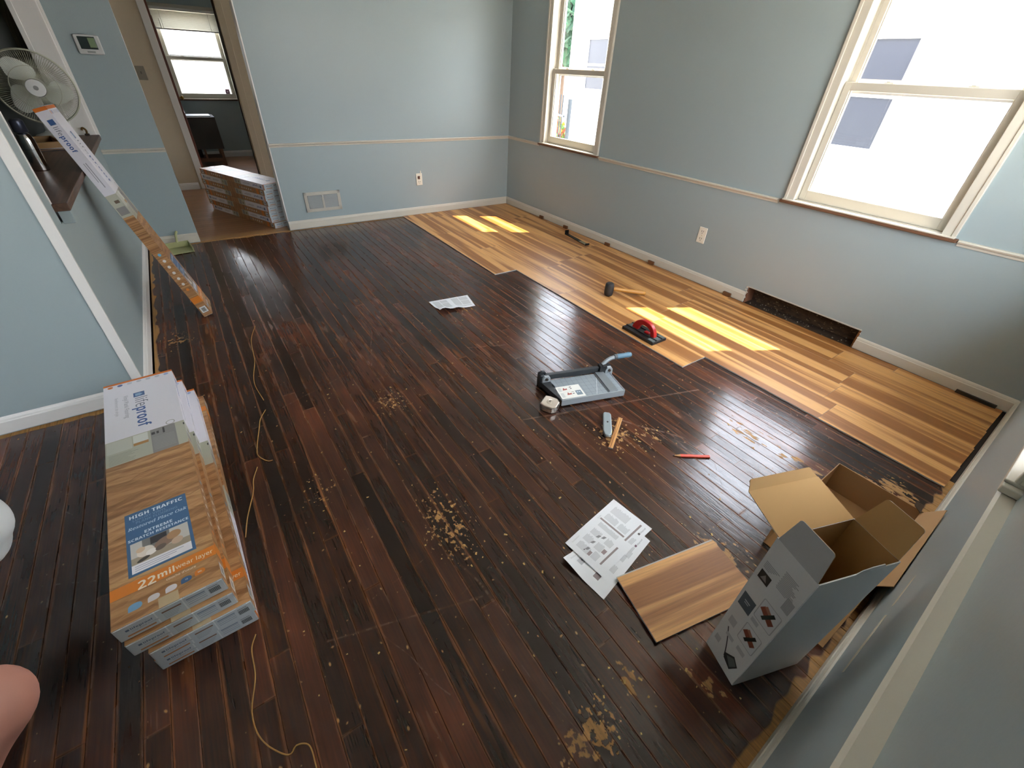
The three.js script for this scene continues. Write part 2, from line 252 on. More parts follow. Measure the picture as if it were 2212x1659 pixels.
// white corner beads, the framed opening to the kitchen and its dark wooden ledge
struct('trim_3', [rb2(XL - 0.038, XL + 0.004, 0.09, H, 2.72, 2.738, 0.003)], M.trimLeft);
struct('trim_4', [rb2(XL - 0.13, XL + 0.004, 0.985, 2.3, 2.582, 2.594, 0.003), rb2(XL - 0.13, XL + 0.03, 0.955, 2.3, 0.112, 0.14, 0.003), rb2(XL, XL + 0.032, 0.955, 2.36, 0.012, 0.135, 0.005), rb2(XL + 0.03, XL + 0.042, 0.955, 2.36, 0.012, 0.03, 0.003), rb2(XL + 0.03, XL + 0.042, 0.955, 2.36, 0.09, 0.11, 0.003), rb2(XL - 0.13, XL - 0.1, 0.955, 2.3, 0.1, 0.155, 0.003)], M.trimLeft);
struct('trim_5', [rb2(-2.905, -2.893, 0.1, 2.1, -0.122, 0.004, 0.004)], M.trimLeft);
struct('baseboard_hall', [run('', baseP(BH), 0, [-4.3, -2.5], [-3.56, -2.5], [0, 1]), run('', baseP(0.1), 0, [-5, -5.1], [-1.32, -5.1], [0, 1])], M.trimLeft);
const ledgeMap = tex(256, 512, (x, y, c) => { const m = 0.75 + 0.5 * fbm(x / 5, y / 120, 161, 3); c[0] = 92 * m; c[1] = 68 * m; c[2] = 54 * m; });
const ledgeM = new THREE.MeshStandardMaterial({ map: ledgeMap, roughness: 0.45 });
struct('windowsill_ledge', [rb2(-4.66, -4.155, 0.946, 0.98, 0.14, 2.56, 0.004)], ledgeM);
struct('trim_6', [rb2(XL, -4.16, 0.89, 0.945, 2.44, 2.55, 0.003)], M.paint);

// ------------------------------------------------------------------ windows
const lockGeo = join([rbx(0.012, 0.006, 0.05, 0.002, 0, 0.003, 0), rbx(0.01, 0.007, 0.022, 0.003, -0.002, 0.008, 0.004)]);
function windowUnit(name, w, y0, y1, place) { // local: x along the wall 0..w, y up, z outward; room side is z < 0
  const g = structGroup(name); place(g);
  const C = 0.072, i0 = C, i1 = w - C, mid = (y0 + y1) / 2 - 0.03;
  const cas = (x0, x1, ya, yb, flip) => [rb2(x0, x1, ya, yb, -0.014, 0.002, 0.004), rb2(flip ? x1 - 0.022 : x0, flip ? x1 : x0 + 0.022, ya, yb, -0.022, -0.012, 0.004)];
  mesh('casing', [...cas(0, C, y0 - 0.008, y1 + C), ...cas(w - C, w, y0 - 0.008, y1 + C, true), rb2(0, w, y1, y1 + C, -0.016, 0.002, 0.004)], M.trim, g);
  mesh('jamb', [bx(i0 - 0.018, i0, y0, y1, -0.001, 0.158), bx(i1, i1 + 0.018, y0, y1, -0.001, 0.158), bx(i0, i1, y1, y1 + 0.018, 0, 0.158), bx(i0, i1, y0 - 0.018, y0, 0.02, 0.17), bx(i0, i0 + 0.012, y0, y1, 0.082, 0.086), bx(i1 - 0.012, i1, y0, y1, 0.082, 0.086)], M.vinylFrame, g);
  const st = mesh('stool', rb2(-0.018, w + 0.018, y0 - 0.032, y0 - 0.012, -0.034, 0.05, 0.004), name === 'window_3' || name === 'window_6' ? M.trim : M.woodEdge, g); if (name === 'window_1' || name === 'window_2') st.userData.label = 'bare brown wooden stool';
  mesh('stool_cap', rb2(-0.002, w + 0.002, y0 - 0.013, y0 - 0.004, -0.036, 0.045, 0.003), M.trim, g);
  const sash = (nm, za, zb, ya, yb, bot, top) => {
    const s = mesh(nm, [rb2(i0 + 0.002, i0 + 0.045, ya, yb, za, zb), rb2(i1 - 0.045, i1 - 0.002, ya, yb, za, zb), rb2(i0 + 0.045, i1 - 0.045, ya, ya + bot, za, zb), rb2(i0 + 0.045, i1 - 0.045, yb - top, yb, za, zb), rb2(i0 + 0.042, i0 + 0.052, ya + bot - 0.004, yb - top + 0.004, za + 0.012, zb - 0.002), rb2(i1 - 0.052, i1 - 0.042, ya + bot - 0.004, yb - top + 0.004, za + 0.012, zb - 0.002)], M.vinylFrame, g);
    mesh('pane', bx(i0 + 0.04, i1 - 0.04, ya + bot - 0.005, yb - top + 0.005, (za + zb) / 2 - 0.0015, (za + zb) / 2 + 0.0015), M.pane, s); return s;
  };
  const lo = sash('lower_sash', 0.045, 0.08, y0, mid + 0.025, 0.068, 0.045);
  sash('upper_sash', 0.088, 0.122, mid - 0.022, y1, 0.045, 0.05);
  for (const t of [0.27, 0.73]) { const m = mesh('sash_lock', lockGeo, M.vinylFrame, lo); m.position.set(i0 + t * (i1 - i0), mid + 0.025, 0.058); m.rotation.y = Math.PI / 2; }
  mesh('storm_frame', [bx(i0 - 0.002, i0 + 0.022, y0, y1, 0.14, 0.152), bx(i1 - 0.022, i1 + 0.002, y0, y1, 0.14, 0.152), bx(i0, i1, y0 - 0.01, y0 + 0.025, 0.14, 0.152), bx(i0, i1, mid - 0.035, mid + 0.045, 0.14, 0.152), bx(i0, i1, y1 - 0.025, y1, 0.14, 0.152)], M.aluminium, g);
  return g;
}
const onRight = (z0) => (g) => { g.rotation.y = -Math.PI / 2; g.scale.set(1, 1, 1); g.position.set(0, 0, z0); g.rotation.y = -Math.PI / 2; };
// local x -> +z, local z -> ... a mirrored frame is avoided by turning: x axis to -z, z axis to +x
const rightWall = (z1) => (g) => { g.position.set(0, 0, z1); g.rotation.y = Math.PI / 2; };
windowUnit('window_1', 1.01, 0.868, 2.31, rightWall(1.708));
windowUnit('window_2', 1.045, 0.868, 2.31, rightWall(4.772));
windowUnit('window_3', 2.12, 0.888, 2.24, (g) => { g.rotation.y = 0.018; g.position.set(-2.4, 0, 5.485 + 2.4 * 0.018); });
windowUnit('window_5', 1.1, 0.868, 2.31, rightWall(-0.9));
windowUnit('window_6', 1.2, 0.888, 2.24, (g) => { g.rotation.y = 0.018; g.position.set(-6.2, 0, 5.485 + 6.2 * 0.018); });
windowUnit('window_4', 1.0, 0.92, 2.09, (g) => { g.rotation.y = Math.PI; g.position.set(-2.42, 0, -5.1); });

// blind, cord and sticker of the far window
{
  const b = thing('window_blind', 'white slatted blind raised to the top of the far-room window', 'blind', [-2.92, 0, -5.07]);
  mesh('headrail', rbx(0.98, 0.035, 0.04, 0.004, 0, 2.1, 0), M.trimLeft, b);
  const sl = rbx(0.96, 0.0025, 0.028, 0.001, 0, 0, 0, 1); for (let k = 0; k < 20; k++) { const m = mesh('slat', sl, BLIND, b); m.position.set(0, 2.07 - k * 0.011, 0); m.rotation.x = 0.75; }
  mesh('bottom_rail', rbx(0.97, 0.02, 0.03, 0.004, 0, 1.845, 0), M.trimLeft, b);
  for (const x of [-0.33, 0.33]) mesh('ladder_cord', cyl(0.003, 0.003, 0.24, 6, x, 1.96, 0.018), M.trimLeft, b);
  mesh('wand', cyl(0.004, 0.004, 0.62, 6, -0.36, 1.66, 0.03), M.gray, b);
  const st = mesh('window_sticker', new THREE.PlaneGeometry(0.07, 0.075), new THREE.MeshStandardMaterial({ map: canvasTex(64, 64, (c) => { c.fillStyle = '#c9a8c8'; c.fillRect(0, 0, 64, 64); c.fillStyle = '#7b2d63'; c.beginPath(); c.arc(32, 32, 22, 0, 7); c.fill(); c.fillStyle = '#f0e6ee'; c.beginPath(); c.arc(32, 32, 13, 0, 7); c.fill(); }), roughness: 0.5, side: THREE.DoubleSide })); tag(st, 'small square sticker with a purple ring at the foot of the far-room window', 'sticker'); st.position.set(-2.6, 1.02, -5.155);
}

// ------------------------------------------------------------------ open door and hall fittings
const doorMap = tex(128, 512, (x, y, c) => { const m = 0.7 + 0.6 * fbm(x / 3, y / 80, 171, 3); c[0] = 96 * m; c[1] = 48 * m; c[2] = 28 * m; });
{
  const d = structGroup('door_1', [-3.455, 0, -2.56]); d.rotation.y = Math.PI / 2 - 0.02;
  const slab = mesh('door_leaf', rb2(0.0, 0.69, 0.012, 2.06, -0.018, 0.018, 0.003), new THREE.MeshStandardMaterial({ map: doorMap, roughness: 0.45 }), d);
  for (const [a, b] of [[0.18, 0.9], [1.05, 1.9]]) for (const s of [-1, 1]) mesh('panel', rbx(0.46, b - a, 0.012, 0.005, 0.345, (a + b) / 2, s * 0.018), slab.material, slab);
  for (const y of [0.28, 1.88]) mesh('hinge', [rbx(0.03, 0.09, 0.004, 0.001, 0.0, y, -0.02), cyl(0.006, 0.006, 0.1, 10, -0.008, y, -0.022)], M.black, d);
  for (const s of [-1, 1]) { const k = lathe([[0, 0.06], [0.018, 0.058], [0.026, 0.045], [0.024, 0.034], [0.01, 0.026], [0.009, 0.008], [0.026, 0.006], [0.027, 0], [0, 0]], 20); k.rotateX(s * Math.PI / 2); k.translate(0.63, 1.04, s * 0.018); mesh('knob', k, M.brass, d); }
  struct('doorframe_hall', [rb2(-3.54, -3.462, 0, 2.16, -2.5, -2.485, 0.004), rb2(-3.478, -3.462, 0, 2.12, -2.62, -2.5, 0.002), rb2(-2.76, -2.744, 0, 2.12, -2.62, -2.5, 0.002)], M.trimLeft);
  struct('doorframe_right', [rb2(-2.75, -2.665, 0, 2.16, -2.5, -2.482, 0.005), rb2(-3.54, -2.665, 2.12, 2.2, -2.5, -2.485, 0.004)], M.paintHall);
  const s = thing('light_switch', 'beige light switch plate on the dim hall wall beside the open door', 'switch', [-3.74, 1.33, -2.5]);
  mesh('plate', rbx(0.09, 0.14, 0.008, 0.003, 0, 0, 0.004), std(0x8f8878, 0.5), s); mesh('toggle', rbx(0.012, 0.026, 0.016, 0.003, 0, 0.004, 0.012), std(0x6f685a, 0.5), s);
}
{
  const t = thing('side_table', 'small wooden table with low shelf, draped in a dark cloth in the far room', 'table', [-3.28, 0, -4.45]);
  const wd = std(0x7d5c44, 0.5); mesh('tabletop', rbx(0.54, 0.03, 0.46, 0.004, 0, 0.69, 0), wd, t);
  for (const x of [-0.245, 0.245]) for (const z of [-0.2, 0.2]) mesh('leg', rbx(0.04, 0.68, 0.04, 0.004, x, 0.34, z), wd, t);
  for (const z of [0.2, -0.2]) mesh('lower_rail', rbx(0.5, 0.05, 0.025, 0.003, 0, 0.085, z), wd, t); mesh('centre_post', rbx(0.03, 0.2, 0.03, 0.003, 0.0, 0.18, 0.2), wd, t); mesh('shelf', rbx(0.5, 0.018, 0.42, 0.003, 0, 0.11, 0), wd, t);
  const cl = mesh('tablecloth', (() => { const p = []; const g = new THREE.BoxGeometry(0.57, 0.46, 0.49, 14, 8, 14); g.translate(0, 0.715 - 0.23, 0); const q = g.attributes.position; for (let i = 0; i < q.count; i++) { const x = q.getX(i), y = q.getY(i), z = q.getZ(i), k = (0.715 - y) / 0.46; const f = 1 + k * 0.03 * Math.sin(x * 30 + z * 26); q.setXYZ(i, x * f, y, z * f); } g.deleteAttribute('normal'); const n = g.toNonIndexed(); n.computeVertexNormals(); return toCreasedNormals(n, 1); })(), std(0x504e4c, 0.85)); tag(cl, 'dark grey cloth hanging over the far-room table to below its middle', 'tablecloth'); cl.position.set(-3.28, 0.002, -4.45);
  const bn = mesh('storage_bin', [rbx(0.16, 0.12, 0.14, 0.01, 0, 0.06, 0)], std(0x141418, 0.5)); tag(bn, 'black bin standing on the low shelf under the draped table', 'bin'); bn.position.set(-3.4, 0.12, -4.4);
  const pp = mesh('paper_sheet', rbx(0.36, 0.012, 0.3, 0.004, 0, 0.006, 0), std(0xe9eef6, 0.4)); tag(pp, 'pale flat pad lying on top of the dark draped table', 'pad'); pp.position.set(-3.22, 0.718, -4.46);
}

// ------------------------------------------------------------------ cartons of planks
function woodCanvas(c, w, h, across) {
  c.fillStyle = '#a97c52'; c.fillRect(0, 0, w, h);
  for (let k = 0; k < 260; k++) { const y = rnd() * h, t = 0.5 + rnd() * (h / 60), l = rnd(); c.strokeStyle = l < 0.5 ? 'rgba(120,80,46,' + (0.12 + 0.3 * rnd()) + ')' : 'rgba(206,164,116,' + (0.12 + 0.32 * rnd()) + ')'; c.lineWidth = t; c.beginPath(); for (let x = 0; x <= w; x += w / 8) c[x ? 'lineTo' : 'moveTo'](x, y + (h / 90) * Math.sin(x / w * 3 + k) + (h / 70) * rnd()); c.stroke(); }
}
const F = (s, b = '') => b + ' ' + s + 'px sans-serif';
function drop(c, x, y, s, col, txt) { c.fillStyle = col; c.beginPath(); c.moveTo(x - s, y + s * 0.75); c.lineTo(x - s, y); c.quadraticCurveTo(x - s, y - s * 0.75, x, y - s * 0.75); c.quadraticCurveTo(x + s, y - s * 0.75, x + s, y); c.quadraticCurveTo(x + s, y + s * 0.75, x, y + s * 0.75); c.closePath(); c.fill(); if (txt) { c.fillStyle = '#e9eef4'; c.font = F(s * 0.5); c.textAlign = 'center'; c.fillText(txt, x, y + s * 0.2); } }
const cartonTop = canvasTex(400, 2048, (c, w, h) => {
  woodCanvas(c, w, h);
  c.fillStyle = '#e6e5ee'; c.fillRect(0, 0, w, h * 0.345);
  c.fillStyle = '#d9782f'; c.fillRect(0, 0, w, 24);
  ['#d98040', '#5b6ba5', '#c9ccd8', '#c3c6d2', '#c3c6d2', '#c3c6d2', '#9db4dc'].forEach((k, i) => { c.fillStyle = k; c.beginPath(); c.ellipse(38 + i * 54, 46, 15, 14, 0, 0, 7); c.fill(); });
  c.save(); c.translate(200 + 16, h * 0.098); c.rotate(Math.PI / 2); c.textAlign = 'left';
  c.fillStyle = '#456498'; c.fillRect(0, -6, 56, 62); c.fillStyle = '#8fb0d2'; c.beginPath(); c.moveTo(28, 4); c.lineTo(50, 24); c.lineTo(44, 24); c.lineTo(44, 46); c.lineTo(12, 46); c.lineTo(12, 24); c.lineTo(6, 24); c.fill();
  c.font = F(92); c.fillStyle = '#7d8291'; c.fillText('life', 64, 50); const lw = c.measureText('life').width; c.font = F(92, 'bold'); c.fillStyle = '#3f5fa0'; c.fillText('proof', 64 + lw, 50);
  c.restore();
  c.save(); c.translate(120, h * 0.1); c.rotate(Math.PI / 2); c.textAlign = 'left'; c.font = F(32); c.fillStyle = '#9b9ca8'; c.fillText('Vinyl Plank Flooring', 0, 14); c.font = F(24); c.fillStyle = '#b4b5bf'; c.fillText('Revêtement de vinyle', 0, 62); c.restore();
  // grey information strip
  c.fillStyle = '#b7b8a8'; c.fillRect(0, h * 0.345, w, h * 0.12); c.fillStyle = '#c6c8be'; c.fillRect(6, h * 0.348, 122, h * 0.058); c.fillStyle = '#d9dcd6'; c.fillRect(134, h * 0.348, 74, h * 0.04); c.fillStyle = '#b98a4f'; c.fillRect(134, h * 0.388, 74, 26); c.fillStyle = '#8f8d8b'; c.fillRect(222, h * 0.345, 128, h * 0.12); c.fillStyle = '#3d3c3d'; c.fillRect(226, h * 0.36, 18, 26); c.fillRect(252, h * 0.36, 12, 26); c.fillRect(284, h * 0.35, 10, 58); c.fillRect(392, h * 0.358, 8, 22);
  for (let k = 0; k < 9; k++) { c.fillStyle = 'rgba(90,92,86,0.45)'; c.fillRect(14, h * 0.415 + k * 11, 90 + 70 * rnd(), 3); c.fillStyle = 'rgba(205,205,205,0.35)'; c.fillRect(230, h * 0.39 + k * 15, 110, 3); }
  c.strokeStyle = '#a9a9a4'; c.lineWidth = 5; c.beginPath(); c.arc(330, h * 0.333, 22, 0, 7); c.stroke();
  // blue label with its picture
  const lx = 68, lw2 = 262, ly = h * 0.682; c.fillStyle = '#44688f'; c.fillRect(lx, ly, lw2, h * 0.203);
  c.textAlign = 'center'; c.fillStyle = '#e4ecf2'; c.font = F(34, 'bold'); c.fillText('HIGH TRAFFIC', lx + lw2 / 2, ly + 42); c.fillStyle = '#7f9cbb'; c.font = F(22); c.fillText('LUXURY VINYL', lx + lw2 / 2 - 30, ly + 66); c.fillText('PLANK FLOORING', lx + lw2 / 2, ly + 88); c.fillStyle = '#d8e4ee'; c.font = 'italic 27px serif'; c.fillText('Restored Place Oak', lx + lw2 / 2, ly + 120);
  c.font = F(27, 'bold'); c.fillText('EXTREME', lx + lw2 / 2, ly + 172); c.font = F(24, 'bold'); c.fillText('SCRATCH RESISTANCE', lx + lw2 / 2, ly + 200);
  const py = ly + 214, ph = 138; c.fillStyle = '#c9c6c0'; c.fillRect(lx + 14, py, lw2 - 28, ph + 50); c.fillStyle = '#7d7c78'; c.fillRect(lx + 60, py, 110, 70); c.fillStyle = '#3d3a3c'; c.fillRect(lx + 92, py + 4, 66, 46); c.fillStyle = '#a59884'; c.fillRect(lx + 14, py + 96, lw2 - 28, 42);
  for (const [x, y, a, b, k] of [[70, 78, 34, 30, '#e2d8cc'], [52, 58, 18, 16, '#d3b99c'], [92, 96, 22, 18, '#efe9e2'], [150, 66, 46, 30, '#8d7464'], [186, 46, 30, 26, '#b08b66'], [196, 92, 24, 22, '#c7ad97'], [130, 92, 22, 16, '#6c5d56'], [60, 122, 26, 10, '#4a4640']]) { c.fillStyle = k; c.beginPath(); c.ellipse(lx + x, py + y, a, b, -0.3, 0, 7); c.fill(); }
  c.fillStyle = '#e9e8ee'; c.fillRect(lx + 14, py + ph, lw2 - 28, 50); c.fillStyle = '#9aa2b8'; for (let k = 0; k < 3; k++) c.fillRect(lx + 26, py + ph + 12 + k * 12, 190 - k * 30, 3);
  // orange band and its words
  c.fillStyle = '#dd8430'; c.fillRect(0, h * 0.897, w, h * 0.03); c.textAlign = 'left'; c.fillStyle = '#f3e6d4'; c.font = F(64, 'bold'); c.fillText('22', 96, h * 0.897 + 62); c.font = F(46, 'bold'); c.fillText('mil', 168, h * 0.897 + 50); c.font = F(32); c.fillText('wear layer', 240, h * 0.897 + 44); c.font = F(17); c.fillText('couche d’usure', 200, h * 0.897 + 82);
  drop(c, 84, h * 0.965, 25, '#7fb2dc'); drop(c, 150, h * 0.964, 22, '#dcd9de'); drop(c, 214, h * 0.962, 22, '#e0dde4'); drop(c, 272, h * 0.958, 21, '#4d6d97', '10'); drop(c, 326, h * 0.954, 21, '#dd8430', 'MIL');
});
function drawSide(c, w, h) { // x = 0 at the orange-cap end
  woodCanvas(c, h * 2, h, 0); c.fillStyle = '#a97c52'; c.fillRect(0, 0, w, h);
  for (let k = 0; k < 420; k++) { const x = rnd() * w; c.fillStyle = rnd() < 0.5 ? 'rgba(120,80,46,0.28)' : 'rgba(212,170,124,0.3)'; c.fillRect(x, 0, 2 + rnd() * 12, h); }
  c.fillStyle = '#e4e3ec'; c.fillRect(0, 0, w * 0.345, h); c.fillStyle = '#d9782f'; c.fillRect(0, 0, 26, h);
  c.fillStyle = '#456498'; c.fillRect(90, 20, 40, 44); c.font = F(50); c.fillStyle = '#7d8291'; c.textAlign = 'left'; c.fillText('life', 140, 62); const lw = c.measureText('life').width; c.font = F(50, 'bold'); c.fillStyle = '#3f5fa0'; c.fillText('proof', 140 + lw, 62); c.fillStyle = '#a3a4ae'; c.fillRect(430, 34, 210, 8); c.fillRect(430, 52, 160, 6);
  c.fillStyle = '#b9baab'; c.fillRect(w * 0.345, 0, w * 0.1, h); c.fillStyle = '#6b5a4c'; c.fillRect(w * 0.37, 18, 26, 40); c.fillStyle = '#8f8d8b'; c.fillRect(w * 0.40, 8, 70, h - 16);
  ['#6fb2d8', '#e6e4e2', '#e6e4e2', '#e6e4e2', '#e6e4e2', '#e6e4e2', '#e0893a'].forEach((k, i) => { c.fillStyle = k; c.beginPath(); c.arc(w * (0.64 + i * 0.033), h * 0.5, 15, 0, 7); c.fill(); });
  c.fillStyle = '#dd8430'; c.fillRect(w * 0.885, 0, w * 0.035, h); c.fillStyle = '#e3e6e8'; c.fillRect(w * 0.945, h * 0.15, w * 0.035, h * 0.7); c.fillStyle = '#3a3a3a'; for (let k = 0; k < 9; k++) c.fillRect(w * 0.952 + k * 5, h * 0.3, 2 + (k % 3), h * 0.4);
}
const sideA = canvasTex(2048, 96, drawSide); // for the -x face: left edge is the cap end
const sideB = canvasTex(2048, 96, (c, w, h) => { c.save(); c.translate(w, h); c.rotate(Math.PI); drawSide(c, w, h); c.restore(); });
const endTex = canvasTex(512, 112, (c, w, h) => {
  c.fillStyle = '#c3ccd0'; c.fillRect(0, 0, w, h);
  c.fillStyle = '#b97c46'; c.fillRect(36, h - 30, 128, 12); c.fillStyle = '#8a6a58'; c.fillRect(206, 28, 92, 13); c.fillStyle = '#dde3e4'; c.fillRect(176, 0, 7, h); c.fillRect(306, 0, 7, h);
  c.fillStyle = '#5c6c86'; c.fillRect(42, 30, 16, 16); c.font = F(24, 'bold'); c.textAlign = 'left'; c.fillText('lifeproof', 62, 46); c.font = F(14); c.fillStyle = '#8a949e'; c.fillText('Vinyl plank flooring', 62, 66);
  for (let k = 0; k < 4; k++) { c.fillStyle = '#97a2aa'; c.fillRect(206, 52 + k * 13, 84 - k * 9, 4); c.fillStyle = '#7f8ea2'; c.fillRect(324, 22 + k * 18, 92, k ? 4 : 11); }
  c.fillStyle = '#2e3236'; for (let k = 0; k < 22; k++) c.fillRect(432 + k * 2.6, 34, 1 + (k * 7 % 3) * 0.6, 44); c.fillRect(432, 20, 52, 4);
});
const orangeEnd = std(0xd9782f, 0.5), cartonBottom = std(0xa5825c, 0.7);
const cardMat = (map) => new THREE.MeshStandardMaterial({ map, roughness: 0.38 });
const cartonMats = [cardMat(sideB), cardMat(sideA), cardMat(cartonTop), cartonBottom, cardMat(endTex), cardMat(endTex)];
const CW = 0.272;
function cartonParts(parent, L, T) { // local z from the orange end (-L/2) to the printed end (+L/2); base at y = 0
  const body = mesh('carton_sleeve', new THREE.BoxGeometry(CW, T, L).translate(0, T / 2, 0), cartonMats, parent);
  mesh('end_flap', new RoundedBoxGeometry(CW - 0.004, T - 0.004, 0.004, 1, 0.001).translate(0, T / 2, L / 2 + 0.001), cartonMats[4], parent);
  mesh('cap_flap', new RoundedBoxGeometry(CW - 0.004, T - 0.004, 0.004, 1, 0.001).translate(0, T / 2, -L / 2 - 0.001), cartonMats[5], parent);
  const tape = mesh('tape', [rbx(0.05, 0.0006, L * 0.004 + 0.03, 0.0002, 0, T + 0.0002, L / 2 - 0.018, 1)], std(0xcdb996, 0.25), parent); tape.visible = true;
  return body;
}
const stackSpots = [[-4.063, 4.353, 0.023, 'bottom carton of the pile of four beside the alcove, flat on the dark floor'], [-4.055, 4.36, 0.045, 'second carton from the bottom in the pile of four, pushed out to the right'], [-4.088, 4.345, 0.044, 'third carton up in the pile of four, just under the topmost'], [-4.095, 4.327, 0.055, 'topmost flooring carton of the pile, blue label and orange band facing up']];
stackSpots.forEach(([x, z, a, label], k) => { const L = 1.385, t = thing('flooring_carton', label, 'carton', [x - Math.sin(a) * L / 2, k * 0.0612 + 0.0012, z - Math.cos(a) * L / 2], a, 'flooring cartons piled beside the alcove'); cartonParts(t, L, 0.06); if (k === 0) t.rotation.y = a + Math.PI; });
{ // the carton leaning on the ledge
  const t = thing('flooring_carton', 'long flooring carton leaning upright against the kitchen ledge in front of the fan', 'carton');
  const A = new THREE.Vector3(-3.876, 0.002, 1.826), u = new THREE.Vector3(-0.357, 1.277, -0.059), L = u.length(); u.normalize();
  const Y = new THREE.Vector3(0.06, 0.017, 0).normalize(); const Z = u.clone().negate(), X = new THREE.Vector3().crossVectors(Y, Z).normalize(); Y.crossVectors(Z, X);
  const m = new THREE.Matrix4().makeBasis(X, Y, Z); t.quaternion.setFromRotationMatrix(m);
  t.position.copy(A).addScaledVector(u, L / 2).addScaledVector(X, CW / 2); // A is the wall-side corner nearest the camera
  cartonParts(t, L, 0.06);
}
const ord = ['bottom', 'second', 'third', 'fourth', 'fifth', 'sixth', 'seventh', 'top'];
for (let k = 0; k < 8; k++) {
  const a = 0.395, L = 1.27, N = [-3.03 + rr(-0.02, 0.02), -0.14 + rr(-0.03, 0.015)], ax = [Math.sin(a), Math.cos(a)];
  const t = thing('flooring_carton', k === 7 ? 'topmost carton of the tall pile in the doorway, its lid shining in the window light' : k ? ord[k] + ' carton up from the floor in the tall pile standing in the doorway' : 'lowest carton of the tall pile standing in the doorway on the oak floor', 'carton', [N[0] - ax[0] * L / 2 + ax[1] * CW / 2, k * 0.0575 + 0.0015, N[1] - ax[1] * L / 2 - ax[0] * CW / 2], a + (k % 2 ? Math.PI : 0), 'flooring cartons piled in the doorway');
  cartonParts(t, L, 0.056);
}

// ------------------------------------------------------------------ wall fittings
function outletPlate(t) { // local: plate in the xy plane, facing +z
  mesh('plate', rbx(0.078, 0.135, 0.007, 0.003, 0, 0, 0.0035), M.plate, t);
  for (const y of [0.031, -0.031]) { const s = mesh('socket', [rbx(0.042, 0.046, 0.006, 0.006, 0, y, 0.006)], M.plate, t); mesh('slot', [rbx(0.004, 0.013, 0.002, 0.0005, -0.009, y + 0.004, 0.0095), rbx(0.004, 0.011, 0.002, 0.0005, 0.009, y + 0.004, 0.0095), cyl(0.0035, 0.0035, 0.002, 10).rotateX(Math.PI / 2).translate(0, y - 0.012, 0.0095)], M.slot, s); }
  mesh('screw', cyl(0.003, 0.003, 0.002, 10).rotateX(Math.PI / 2).translate(0, 0, 0.0075), M.brass, t);
}
{ const t = thing('wall_outlet', 'cream duplex outlet low on the window wall between the two windows', 'outlet', [-0.0005, 0.425, 3.152], -Math.PI / 2); outletPlate(t); }
{
  const t = thing('wall_outlet', 'white outlet with a scorched brown socket on the back wall near the corner', 'outlet', [-1.312, 0.415, 0.0005]); outletPlate(t);
  const b = mesh('scorched_socket', [rbx(0.03, 0.034, 0.012, 0.006, -0.006, 0.02, 0.008)], std(0x6a4b3c, 0.7), t); b.userData.label = 'brown burnt socket';
  mesh('night_light_prong', [rbx(0.012, 0.05, 0.008, 0.002, 0.02, 0.07, 0.006)], M.plate, t);
}
{
  const t = thing('return_air_grille', 'white louvred air grille low on the back wall beside the doorway', 'grille', [-2.488, 0.273, 0]);
  const w = 0.39, h = 0.205, f = 0.034; mesh('frame', [rb2(-w / 2, w / 2, h / 2 - f, h / 2, 0, 0.012, 0.004), rb2(-w / 2, w / 2, -h / 2, -h / 2 + f, 0, 0.012, 0.004), rb2(-w / 2, -w / 2 + f, -h / 2, h / 2, 0, 0.012, 0.004), rb2(w / 2 - f, w / 2, -h / 2, h / 2, 0, 0.012, 0.004), rb2(-0.011, 0.011, -h / 2, h / 2, 0, 0.012, 0.003)], M.vinylFrame, t);
  mesh('backing', bx(-w / 2 + 0.01, w / 2 - 0.01, -h / 2 + 0.01, h / 2 - 0.01, 0, 0.002), std(0x3a3d3d, 0.7), t);
  const lv = rbx(0.154, 0.0022, 0.012, 0.0008, 0, 0, 0, 1); for (const x of [-0.083, 0.083]) for (let k = 0; k < 14; k++) { const m = mesh('louver', lv, M.louver, t); m.position.set(x, -0.064 + k * 0.0098, 0.006); m.rotation.x = 0.75; }
  mesh('lever', [rbx(0.014, 0.02, 0.014, 0.003, 0, 0.055, 0.014)], M.gray, t);
}
{
  const t = thing('thermostat', 'white thermostat with a grey-green screen above the rail left of the doorway', 'thermostat', [-3.985, 1.572, 0.0]);
  mesh('body', rbx(0.155, 0.122, 0.026, 0.01, 0, 0, 0.013), std(0xc9cbc8, 0.4), t);
  mesh('screen', rbx(0.105, 0.078, 0.004, 0.002, -0.002, 0.01, 0.0265), std(0x2f3a38, 0.15), t); mesh('display', rbx(0.042, 0.06, 0.002, 0.001, 0.026, 0.012, 0.029), std(0x7d9270, 0.2), t); mesh('button', rbx(0.05, 0.012, 0.006, 0.002, 0, -0.046, 0.027), std(0x9c9f9c, 0.5), t);
}
